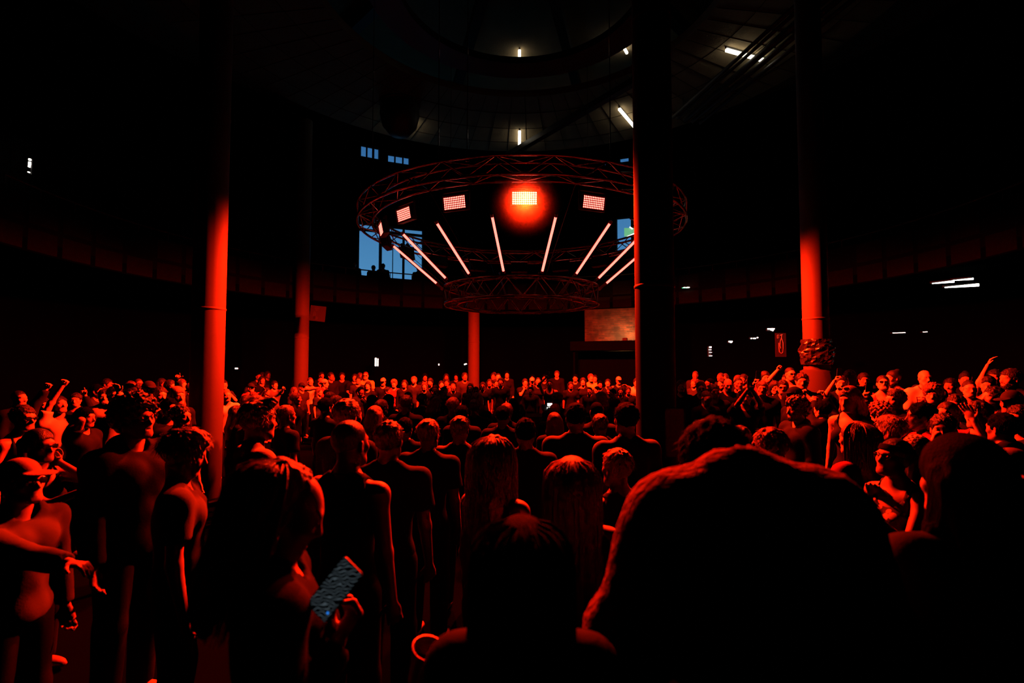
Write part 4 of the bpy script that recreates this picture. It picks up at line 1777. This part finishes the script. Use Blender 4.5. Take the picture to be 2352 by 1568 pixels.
person(2052, 1006, 3.0, -78, 'person with headband and glasses tipping the chin up, patterned vest', 'pony', 'dark', 0, 'tank', 'blotch', build='f', pitch=12,
       R=(2010, 1146, .1, 'relax', (.3, .2, -1), (0, -.3, -1)), L=(2008, 1188, -.2, 'grip', (.8, 0, -.6), (0, .2, -1)), ex=('band', 'glasses', 'bracelet'))
person(1963, 968, 3.3, 205, 'person with long light hair seen from behind right of the hunched jacket', 'long', 'brown', 0, 'long', 'red', build='f', strands=900)
person(1765, 982, 3.1, 222, 'person with fair hair and pale collar above the hunched jacket', 'short', 'blond', 0, 'long', 'white', strands=800, wide=.95)
person(1640, 1000, 2.75, 205, 'dark-haired person with lit cheek above the left part of hunched jacket', 'messy', 'black', 0, 'long', 'dark', strands=500)
person(1622, 962, 3.9, 215, 'person with fair lit hair left of the protruding ear', 'short', 'grey', 0, 'long', 'dark', strands=500)
person(1697, 977, 3.7, 195, 'person with protruding ear between the two fair heads', 'short', 'brown', 0, 'tee', 'dark', strands=400)
person(2102, 1000, 3.5, 185, 'person in a checkered cap behind the headband wearer', 'short', 'dark', 0, 'long', 'black', ex=('check:check',))
cupm, W25 = person(2166, 950, 3.9, -38, 'person drinking from a white cup held at the lips', 'short', 'dark', 0, 'tee', 'black', yaw=-6,
                   R=(2146, 1052, -.28, 'grip', (-.4, 0, -1), (0, .4, 1)))
cup('white paper cup at the lips of the drinking person', at(2153, 1003, 3.66), (.4, .6, -.45), mat('white paper', (.85, .82, .78), .7), .8)
person(2174, 922, 5.0, -72, 'smiling person in profile with brightly lit face and tied hair', 'pony', 'dark', 0, 'tee', 'black', build='f', pitch=6)
person(2246, 920, 4.5, -80, 'person with glasses and short dark hair in profile on the right', 'short', 'dark', 0, 'tee', 'red', ex=('glasses',),
       L=(2238, 966, -.25, 'open', (.3, -.3, -1), (-.6, 0, .6)))
person(2114, 924, 4.5, -115, 'dark-skinned person in profile with a red shirt, left of the cup drinker', 'short', 'black', 3, 'tee', 'red')
person(1950, 888, 5.3, -62, 'person with sunglasses on the head and a bare lit shoulder', 'bob', 'brown', 0, 'tank', 'black', build='f', ex=('shadesup',), pitch=-8)
person(1830, 910, 5.4, -84, 'bearded person in profile with frizzy hair right of the phones', 'fluffy', 'dark', 0, 'jacket', 'black', ex=('beard',))
person(2022, 922, 4.9, 200, 'fluffy head seen from behind right of the sunglasses-on-head person', 'fluffy', 'brown', 0, 'long', 'dark')
person(2046, 955, 4.3, 215, 'messy dark head seen from behind above the headband wearer', 'messy', 'brown', 0, 'long', 'black')
person(2300, 948, 3.6, 190, 'dark head and shoulders behind the hat on the right', 'short', 'black', 2, 'jacket', 'black')
person(2338, 930, 4.6, -70, 'lit face at the right edge above the hat', 'short', 'dark', 1, 'tee', 'black')
# ---- left middle distance
person(45, 896, 7.4, 84, 'bald-headed person in profile at the far left edge', 'buzz', 'dark', 0, 'long', 'black')
person(137, 908, 6.6, 70, 'person in a white T-shirt punching one fist high on the left', 'short', 'dark', 0, 'tee', 'white', R=(151, 873, -.05, 'fist', (-.8, -.2, -.2), (.3, -1, 0)), pitch=10)
person(100, 912, 7.2, 70, 'person behind the white T-shirt raising a fist with dark sleeve', 'short', 'dark', 0, 'jacket', 'dark', R=(112, 884, -.05, 'fist', (-.8, 0, -.3), (.3, -1, 0)))
person(174, 902, 8.2, 30, 'person with long face and necklace right of the raised fists', 'short', 'dark', 1, 'long', 'black', L=(196, 908, -.1, 'point', (.4, 0, -1)))
person(196, 935, 5.6, 95, 'dark person with lit bare forearm left of the curly head', 'short', 'black', 2, 'tee', 'black', R=(177, 1008, -.15, 'relax', (.5, 0, .4)))
person(300, 879, 7.4, 70, 'bald person with dark sunglasses just above the curly head', 'buzz', 'dark', 0, 'tee', 'dark', ex=('shades',))
person(343, 876, 8.0, 60, 'person with cap and sunglasses right of the bald one', 'short', 'dark', 0, 'tee', 'black', ex=('shades', 'cap:dark'))
person(368, 888, 7.8, 60, 'person with bright face between the sunglasses and the fringe', 'short', 'dark', 0, 'tee', 'grey')
person(408, 888, 6.8, 62, 'person with straight fringe and brightly lit face near the left column', 'bob', 'blond', 0, 'tee', 'black', build='f')
person(390, 914, 6.0, 60, 'dark-faced person in front of the straight fringe', 'short', 'black', 2, 'long', 'black')
person(416, 930, 5.2, 80, 'bearded person in profile right of the curly head', 'short', 'dark', 1, 'tee', 'black', ex=('beard',))
person(264, 886, 7.2, 50, 'person with hand raised to the head left of the bald sunglasses', 'short', 'dark', 0, 'long', 'pale', L=(272, 900, -.2, 'relax', (.2, 0, -1)))
person(240, 893, 8.0, 40, 'small lit face between the fists and the curly head', 'short', 'dark', 0, 'tee', 'black')
person(392, 872, 9.0, 70, 'person pointing with an outstretched arm beside the left column', 'short', 'dark', 1, 'long', 'dark', L=(408, 864, -.2, 'point', (0, .2, -1)))
# ---- behind the left column, far side of the dance floor
person(514, 872, 11.0, 60, 'person with a hand at the mouth just right of the left column', 'short', 'dark', 0, 'tee', 'dark', L=('mouth',))
person(521, 894, 9.3, 45, 'bright bald-fronted face at the foot of the left column', 'buzz', 'blond', 0, 'tee', 'white')
person(577, 880, 11.5, 60, 'person raising an open hand between the two left columns', 'short', 'dark', 0, 'tee', 'red', ex=('cap:dark',), L=(606, 894, -.2, 'open', (0, 0, -1)))
person(631, 874, 12.5, 55, 'person with raised thumb left of the slim left column', 'short', 'dark', 0, 'tee', 'grey', L=(652, 890, -.3, 'point', (.2, 0, -1)))
person(694, 879, 12.6, 60, 'person with dark cap in front of the slim left column', 'short', 'dark', 1, 'tee', 'dark', ex=('cap:dark',))
person(713, 866, 13.0, 45, 'person with bright angular face and pale top reaching forward', 'buzz', 'brown', 0, 'tank', 'white', R=(727, 892, -.4, 'flat'), L=(736, 886, -.4, 'flat', (.3, 0, -1)))
person(746, 871, 12.2, 95, 'person in red shirt and backwards cap beside the angular face', 'short', 'dark', 0, 'jersey', 'red', ex=('back:pale',))
person(786, 855, 15.5, 20, 'person in profile with trimmed hair left of the sunglasses group', 'short', 'dark', 1, 'tee', 'black')
person(815, 858, 15.0, 15, 'person behind the glasses wearer in the left group', 'short', 'dark', 1, 'tee', 'black')
person(823, 864, 14.0, 15, 'person with small glasses beside the pale T-shirt', 'short', 'dark', 1, 'tee', 'dark', ex=('glasses',))
person(840, 853, 14.2, 8, 'person with dark sunglasses and bright pale T-shirt in the left group', 'buzz', 'brown', 0, 'tee', 'yellow', ex=('shades',))
person(845, 876, 12.6, 5, 'person with dark bob and bright face below the pale T-shirt', 'bob', 'dark', 0, 'tee', 'black', build='f')
person(829, 888, 11.0, 40, 'person with hand at the chin below the bright bob', 'short', 'black', 2, 'tee', 'dark', L=('mouth',))
person(880, 868, 13.5, 10, 'person in a dark cap with pale mark, right of the pale T-shirt', 'short', 'dark', 1, 'tee', 'black', ex=('cap:pale',))
person(905, 871, 13.2, 10, 'person with bright wild fair hair and a red top', 'fluffy', 'blond', 0, 'tee', 'red', build='f')
person(929, 872, 12.8, 5, 'smiling person with long dark hair right of the wild fair hair', 'long', 'dark', 1, 'long', 'black', build='f')
person(951, 864, 13.8, 0, 'bearded person with a lit forehead and fair hair', 'short', 'blond', 0, 'tee', 'dark', ex=('beard',))
person(975, 878, 12.6, 10, 'person with bright cheek left of the dark-haired pair', 'bob', 'brown', 0, 'tee', 'black', build='f')
person(988, 868, 13.0, -5, 'person with dark hair and beard looking down in the far crowd', 'short', 'dark', 0, 'jacket', 'black', ex=('beard',), pitch=-12)
person(1000, 884, 11.5, 0, 'person with dim face below the bearded one looking down', 'short', 'dark', 2, 'tee', 'dark')
person(1014, 874, 13.2, 15, 'small lit face left of the round print', 'short', 'dark', 0, 'tee', 'black')
rp, _ = person(1026, 870, 14.0, 0, 'person in black shirt with a round dotted print', 'short', 'dark', 2, 'tee', 'black')
person(1041, 880, 12.4, 15, 'bright bald person left of the middle slim column', 'buzz', 'blond', 0, 'tee', 'black')
person(1080, 880, 12.0, 0, 'person with glasses and dark long hair at the foot of the slim column', 'long', 'dark', 0, 'long', 'black', build='f', ex=('shades',))
person(1093, 888, 11.2, 0, 'person with big sunglasses at the foot of the slim column', 'short', 'dark', 1, 'tee', 'black', ex=('shades',))
person(1109, 877, 12.6, 0, 'dim person with sunglasses right of the slim column', 'short', 'dark', 2, 'tee', 'black', ex=('shades',))
person(1125, 870, 13.6, -5, 'dim person with round glasses right of the slim column', 'short', 'dark', 2, 'tee', 'black', ex=('glasses',))
person(1138, 871, 13.2, 30, 'person turned away showing a lit cheek beside the bright glasses', 'short', 'dark', 0, 'tee', 'black')
person(1150, 867, 13.0, -5, 'person with bright face, glasses and dark fringe left of the booth', 'short', 'dark', 0, 'tee', 'black', ex=('glasses',))
person(1206, 869, 13.5, 10, 'person with hand before the face above the dark booth', 'short', 'dark', 0, 'tee', 'black', R=('mouth',))
person(1222, 867, 14.0, 0, 'person in a cap with lit brim above the dark booth', 'short', 'dark', 1, 'tee', 'black', ex=('cap:pale',))
person(1236, 866, 13.2, 0, 'smooth-headed person with a lit neck left of the raised cup', 'buzz', 'dark', 0, 'tee', 'black', build='f')
rc, W60 = person(1262, 871, 12.2, 0, 'person with sunglasses raising a cup high in the far crowd', 'short', 'dark', 0, 'tank', 'dark', ex=('shades',), R=(1253, 868, -.15, 'grip', (-1, 0, -.2), (.3, -.9, 0)))
cup('small bright cup raised above the far crowd', W60['R'][2] + Vector((.01, -.03, .06)), (0.1, 0, 1), mat('white paper', (.85, .82, .78), .7), .9)
person(1311, 876, 13.0, 0, 'dim face between the raised cup and the bright pale T-shirt', 'short', 'dark', 2, 'tee', 'black')
person(1339, 867, 13.0, -10, 'person with long hair and bright face holding a phone', 'bob', 'dark', 0, 'long', 'black', build='f', R=(1331, 892, -.35, 'grip', (-1, 0, -.6)))
person(1357, 858, 13.6, 8, 'person in a bright yellowish T-shirt in the far crowd', 'short', 'brown', 0, 'tee', 'yellow')
person(1378, 874, 13.5, -5, 'dim person right of the bright yellowish T-shirt', 'short', 'black', 2, 'tee', 'black')
person(1396, 870, 13.4, -15, 'lit person with dark hair between the yellow T-shirt and the cap', 'short', 'dark', 0, 'tee', 'black')
person(1421, 865, 13.6, -5, 'person wearing a pale cap with crossed arms near the column', 'short', 'dark', 1, 'tee', 'black', ex=('cap:pale',), R=(1404, 890, -.4, 'flat', (-1, 0, -.5)), L=(1436, 885, -.4, 'flat', (1, 0, -.2)))
person(1425, 889, 11.6, -12, 'laughing person with dark hair below the pale cap', 'long', 'dark', 0, 'tee', 'black', build='f')
person(1443, 888, 11.8, -8, 'dim person with glasses beside the laughing one', 'short', 'dark', 2, 'tee', 'black', ex=('glasses',))
person(1462, 868, 12.4, -10, 'brightly lit person cut off by the thick column', 'short', 'dark', 0, 'jersey', 'white', L=('mouth',))
# ---- right of the thick column
person(1564, 873, 10.0, -15, 'bright face just right of the thick column', 'bob', 'dark', 0, 'tee', 'black', build='f')
person(1610, 876, 9.2, -15, 'person with dark sunglasses and open collar right of the thick column', 'short', 'dark', 0, 'jacket', 'black', ex=('shades',))
person(1622, 897, 8.2, 15, 'bright blank face looking down below the open collar', 'buzz', 'dark', 0, 'tee', 'black', pitch=-20)
person(1641, 882, 9.0, -10, 'person with sunglasses between the blank face and the bald head', 'short', 'dark', 1, 'tee', 'dark', ex=('shades',))
person(1672, 868, 9.6, -10, 'bald person with large lit forehead left of the raised phones', 'bald', 'dark', 0, 'tee', 'black', pitch=-12)
person(1696, 866, 9.8, -10, 'person with both hands near the mouth left of the phones', 'buzz', 'dark', 1, 'tee', 'black', R=('mouth',))
pA, WA = person(1712, 893, 7.6, -20, 'person holding up a phone in both hands', 'short', 'black', 2, 'tee', 'black', R=(1718, 894, -.3, 'grip', (-.8, 0, -1), (.3, -.2, .3)), L=(1727, 894, -.3, 'grip', (.8, 0, -1)))
phone('phone held upright in both hands right of the bald head', at(1722, 878, 7.25), (.05, 0, 1), (0, 1, 0))
pB, WB = person(1750, 874, 8.3, -25, 'person with brightly lit face filming with a raised phone', 'short', 'brown', 0, 'tee', 'black', R=(1731, 882, -.25, 'grip', (-.8, 0, -1), (.4, -.4, .2)))
phone('phone raised highest right of the bald head', WB['R'][2] + Vector((.03, -.02, .06)), (.1, 0, 1), (.3, 1, 0))
person(1757, 852, 10.4, -10, 'person with long dark hair above the filming person', 'long', 'dark', 0, 'tee', 'red', build='f')
person(1780, 875, 9.2, -10, 'person with lit cheek between the filming person and the sunglasses', 'bob', 'dark', 0, 'tee', 'dark', build='f')
person(1798, 872, 8.2, -28, 'person with wide dark sunglasses and dark hair below the raised fist', 'short', 'dark', 0, 'jacket', 'black', ex=('shades',))
person(1815, 842, 10.2, 0, 'person in a red-lit T-shirt raising a fist left of the foil column', 'buzz', 'dark', 0, 'tee', 'pale', R=(1786, 850, -.1, 'fist', (-1, 0, -.6), (0, -1, 0)), ex=('shades',))
person(1842, 856, 9.0, -25, 'person with a hand over the mouth beside the foil column', 'short', 'dark', 0, 'tee', 'black', L=('mouth',))
person(1823, 889, 7.2, -85, 'person in profile with cap above the bearded one', 'short', 'dark', 1, 'tee', 'black', ex=('cap:black',))
pc, WC = person(1888, 920, 6.2, 200, 'person holding a camera up in both hands right of the beard', 'short', 'black', 0, 'jacket', 'black', R=(1896, 912, .3, 'grip', (.6, 0, -1)), L=(1872, 912, .3, 'grip', (-.6, 0, -1)))
pD, WD = person(1932, 862, 8.8, -30, 'person behind a raised phone right of the foil column', 'short', 'dark', 0, 'tee', 'black', R=(1917, 875, -.2, 'grip', (-.8, 0, -1), (.4, -.4, 0)))
phone('phone raised right of the foil column', WD['R'][2] + Vector((.02, -.02, .06)), (.1, 0, 1), (.3, 1, 0))
person(1953, 849, 9.4, -5, 'person with dark hair facing the camera above the lit shoulder', 'short', 'dark', 0, 'tee', 'black')
person(1984, 856, 9.6, -20, 'dim person left of the tipped-back sunglasses', 'short', 'dark', 1, 'tee', 'red')
pE, WE = person(1986, 905, 6.4, -50, 'person in cap holding a bright phone up beside the ear', 'short', 'dark', 0, 'tee', 'dark', ex=('cap:dark',), R=(1988, 900, -.3, 'grip', (-.8, 0, -1), (.5, -.5, 0)))
phone('bright phone held up in front of the tipped-back sunglasses', WE['R'][2] + Vector((.03, -.02, .04)), (.15, 0, 1), (.3, 1, 0))
person(2028, 861, 8.2, -30, 'person with sunglasses tipping the head back', 'pony', 'dark', 0, 'tank', 'red', build='f', pitch=14, ex=('shades',))
person(2050, 849, 8.8, -88, 'person with hair bun in profile behind the tipped-back sunglasses', 'bun', 'dark', 0, 'tee', 'grey', build='f')
person(2056, 893, 6.2, -82, 'bearded person in profile below the hair bun', 'short', 'dark', 0, 'tee', 'black', ex=('beard',))
jm, _ = person(2124, 848, 8.4, -14, 'bald person in a pale lettered baseball jersey', 'bald', 'dark', 0, 'jersey', 'white', ex=('letters',))
person(2143, 880, 6.6, -45, 'person with curly fringe and light cap brim in front of the jersey', 'curly', 'brown', 0, 'jacket', 'black', ex=('band:tan',))
person(2182, 868, 8.6, -60, 'dim person right of the lettered jersey', 'short', 'dark', 1, 'tee', 'pale')
person(2217, 853, 8.8, -40, 'smooth-haired laughing face right of the jersey', 'bun', 'dark', 0, 'tee', 'black', build='f')
person(2226, 872, 7.4, -25, 'person with clear glasses and pale shirt below the laughing face', 'buzz', 'dark', 0, 'tee', 'tan', ex=('glasses',))
person(2268, 862, 7.4, -50, 'person waving one bare arm high at the upper right', 'short', 'dark', 0, 'tank', 'dark', R=(2274, 826, -.05, 'relax', (-.9, 0, -.5), (.6, -.5, 0)), build='f', pitch=-12)
person(2284, 848, 9.0, -60, 'dim person behind the waving arm', 'short', 'dark', 1, 'tee', 'red')
person(2320, 846, 7.0, -95, 'bearded person in profile with a scarf at the upper right', 'short', 'dark', 1, 'jacket', 'black', ex=('beard',))
person(2280, 887, 6.0, -95, 'person in profile with head tilted back below the waving arm', 'short', 'dark', 0, 'tee', 'dark', pitch=6)
person(2322, 898, 5.6, -80, 'dim person with dark cap at the right edge', 'short', 'dark', 2, 'tee', 'black', ex=('cap:dark',))
person(2195, 905, 6.0, -60, 'dim person between the jersey and the profile with glasses', 'short', 'dark', 2, 'tee', 'black')
# ---- silhouettes on the gallery in front of the blue window
for px_, py_, lab in ((814, 600, 'leftmost dark silhouette in the blue window'), (858, 609, 'dark silhouette leaning left of the broad one in the window'),
                      (880, 605, 'broad dark silhouette in the middle of the blue window')):
    person(px_, py_, 20.2 if px_ == 858 else 19.6, 20, lab, 'short', 'black', 3, 'jacket', 'black', z0=4.40, group='silhouettes on the gallery', kmax=1.2)
person(961, 630, 19.6, 10, 'low dark head at the right end of the blue window', 'short', 'black', 3, 'jacket', 'black', z0=4.40, group='silhouettes on the gallery')

# dim members of the crowd nobody can tell apart: rows in the dark middle and at the back
frnd = random.Random(21)
for a_ in range(13, 38, 2):
    OCC.append(tuple(pol(8.4, a_, 0))[:2])


def filler(n, Y0, Y1, x0, x1, h0, h1, lab, grp, dmin):
    made = tries = 0
    while made < n and tries < 4000:
        tries += 1
        Y = frnd.uniform(Y0, Y1)
        px = frnd.uniform(x0, x1)
        X = (px - 1176) / FPX * Y
        if any((X - a) ** 2 + (Y - b) ** 2 < dmin * dmin for a, b in OCC):
            continue
        if any((X - c[1]) ** 2 + (Y - c[2]) ** 2 < (c[3] / 2 + .35) ** 2 for c in COLS):
            continue
        if math.hypot(X - CX, Y - CY) < 1.9 or math.hypot(X - CX, Y - CY) > 13:
            continue
        hgt = frnd.uniform(h0, h1)
        py = 837 + (HC - hgt) / Y * FPX
        f = math.degrees(math.atan2(CX - X, -(CY - Y))) + frnd.uniform(-15, 15)
        f = round(f)
        hair = frnd.choice(['short', 'short', 'buzz', 'long', 'bob', 'short'])
        person(px, py, Y, f, lab, hair, frnd.choice(['dark', 'black', 'brown']), frnd.choice([0, 1, 2, 2]), frnd.choice(['tee', 'long']), frnd.choice(['black', 'dark', 'black']),
               build='f' if hair in ('long', 'bob') else 'm', group=grp, res='far')
        made += 1


filler(34, 5.0, 9.3, 520, 1440, 1.50, 1.64, 'dark dim person seen from behind in the unlit middle of the crowd', 'dim people in the middle', .48)
filler(18, 10.4, 12.6, 560, 1440, 1.44, 1.52, 'dark dim short person in the unlit crowd below the rig', 'dim people below the rig', .46)
filler(26, 14.8, 19.5, 560, 1440, 1.66, 1.84, 'dim person at the back of the far crowd under the gallery', 'dim people at the back', .55)
filler(20, 10.5, 16.0, 1580, 2000, 1.66, 1.86, 'dim person at the back of the right crowd', 'dim people at the back right', .55)
filler(10, 9.0, 12.5, 180, 480, 1.6, 1.75, 'dim person at the back of the left crowd', 'dim people at the back left', .55)
filler(8, 9.5, 12.0, 2000, 2330, 1.6, 1.78, 'dim person at the back of the far right crowd', 'dim people at the far right', .55)

# ------------------------------------------------------------------ things held in the foreground
cup('clear plastic cup held up by the person behind the capped one', W2['R'][2] + Vector((-.005, -.035, .045)), (.1, 0, 1))
cup('small cup at the mouth of the dark-haired person at the left', W2['L'][2] + Vector((.03, -.03, .02)), (.9, 0, .3), None, .8)
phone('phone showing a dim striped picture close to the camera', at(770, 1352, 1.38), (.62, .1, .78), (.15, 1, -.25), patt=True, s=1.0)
cup('pale cup held low at the bottom centre', W13['L'][2] + Vector((-.02, .0, .045)), (.25, -.2, .9), mat('red cup', (.6, .25, .2), .4), 1.1)

# round dotted print on the black shirt
g = MB()
for r_, n in ((.02, 4), (.045, 9), (.07, 15)):
    for i in range(n):
        a = i * 2 * PI / n + r_ * 40
        g.box((r_ * math.cos(a), .15, 1.22 + r_ * math.sin(a)), (.012, .006, .012))
sh = [c for c in rp.children if c.name.startswith('t_shirt')][0]
g.obj('dotted_print', mat('print white', (.9, .9, .9), .6), sh)

# ------------------------------------------------------------------ dj booth in the middle of the floor
bt = thing('dj_booth', 'dark table of the dj booth in the middle of the crowd', 'table', (0.55, 10.2, 0))
g = MB()
g.box((0, 0, 1.02), (1.9, .75, .05))
g.obj('table_top', M_black, bt)
g = MB()
g.box((0, -.35, .5), (1.86, .03, .98))
g.obj('front_panel', M_black, bt)
for x in (-.9, .9):
    g = MB()
    g.box((x, .05, .5), (.05, .6, .98))
    g.obj('leg', M_black, bt)
for i, (x, lab) in enumerate(((.24, 'dj deck with white glowing ring and buttons in the dark middle'), (-.5, 'unlit dj deck at the left of the booth table'))):
    dk = thing('dj_deck', lab, 'dj deck', (0.55 + x, 10.05, 1.045))
    dk.rotation_euler = (math.radians(18), 0, .15)
    dk.location.z += .07
    g = MB()
    g.box((0, 0, .04), (.36, .42, .08))
    g.obj('body', M_black, dk)
    g = MB()
    g.lathe([(.01, .08), (.11, .08), (.11, .1), (.1, .105), (.01, .105)], 28, (0, -.05, 0))
    g.obj('jog_wheel', M_alu, dk, True)
    g = MB()
    g.path([(.118 * math.cos(t_), -.05 + .118 * math.sin(t_), .085) for t_ in np.linspace(-.3, 1.6, 16)], .004, 5)
    g.obj('glow_ring', M_tubesm if i == 0 else M_black, dk)
    g = MB()
    for bx, by in ((-.14, -.17), (-.14, -.12), (.14, -.18), (.15, -.02), (-.1, .02), (.05, -.19)):
        g.box((bx, by, .084), (.016, .016, .01))
    g.obj('button', M_tubesm if i == 0 else M_black, dk)
    g = MB()
    g.box((-.02, .13, .11), (.11, .05, .01), rotx(.9))
    g.obj('display', M_tubesm if i == 0 else M_black, dk)

# ------------------------------------------------------------------ scatter volume added to make the glow round the blown-out strobe
def glow_volume(label, c, r, dens, aniso):
    m = bpy.data.materials.new('glow_volume')
    m.use_nodes = True
    t = m.node_tree
    t.nodes.clear()
    o_ = t.nodes.new('ShaderNodeOutputMaterial')
    v = t.nodes.new('ShaderNodeVolumeScatter')
    v.inputs['Anisotropy'].default_value = aniso
    co = t.nodes.new('ShaderNodeTexCoord')
    ln = t.nodes.new('ShaderNodeVectorMath')
    ln.operation = 'LENGTH'
    mr = t.nodes.new('ShaderNodeMapRange')
    mr.inputs[1].default_value, mr.inputs[2].default_value = 0.0, 1.0
    mr.inputs[3].default_value, mr.inputs[4].default_value = 1.0, 0.0
    pw = t.nodes.new('ShaderNodeMath')
    pw.operation = 'POWER'
    pw.inputs[1].default_value = 3.0
    ml = t.nodes.new('ShaderNodeMath')
    ml.operation = 'MULTIPLY'
    ml.inputs[1].default_value = dens
    t.links.new(mr.outputs[0], pw.inputs[0])
    t.links.new(pw.outputs[0], ml.inputs[0])
    t.links.new(co.outputs['Object'], ln.inputs[0])
    t.links.new(ln.outputs['Value'], mr.inputs[0])
    t.links.new(ml.outputs[0], v.inputs['Density'])
    t.links.new(v.outputs[0], o_.inputs['Volume'])
    g_ = MB()
    pr = [(max(.001, math.cos(a)), math.sin(a)) for a in np.linspace(-PI / 2, PI / 2, 13)]
    g_.lathe(pr, 20)
    o = g_.obj('glow_volume', m)
    o.location = c
    o.scale = (r, r, r)
    tag(o, label, 'glow_volume', kind='stuff')
    return o


glow_volume('added scatter ball making the red glow round the blown-out strobe', (CX, CY - 3.15, HC + 2.49), .72, .30, .5)
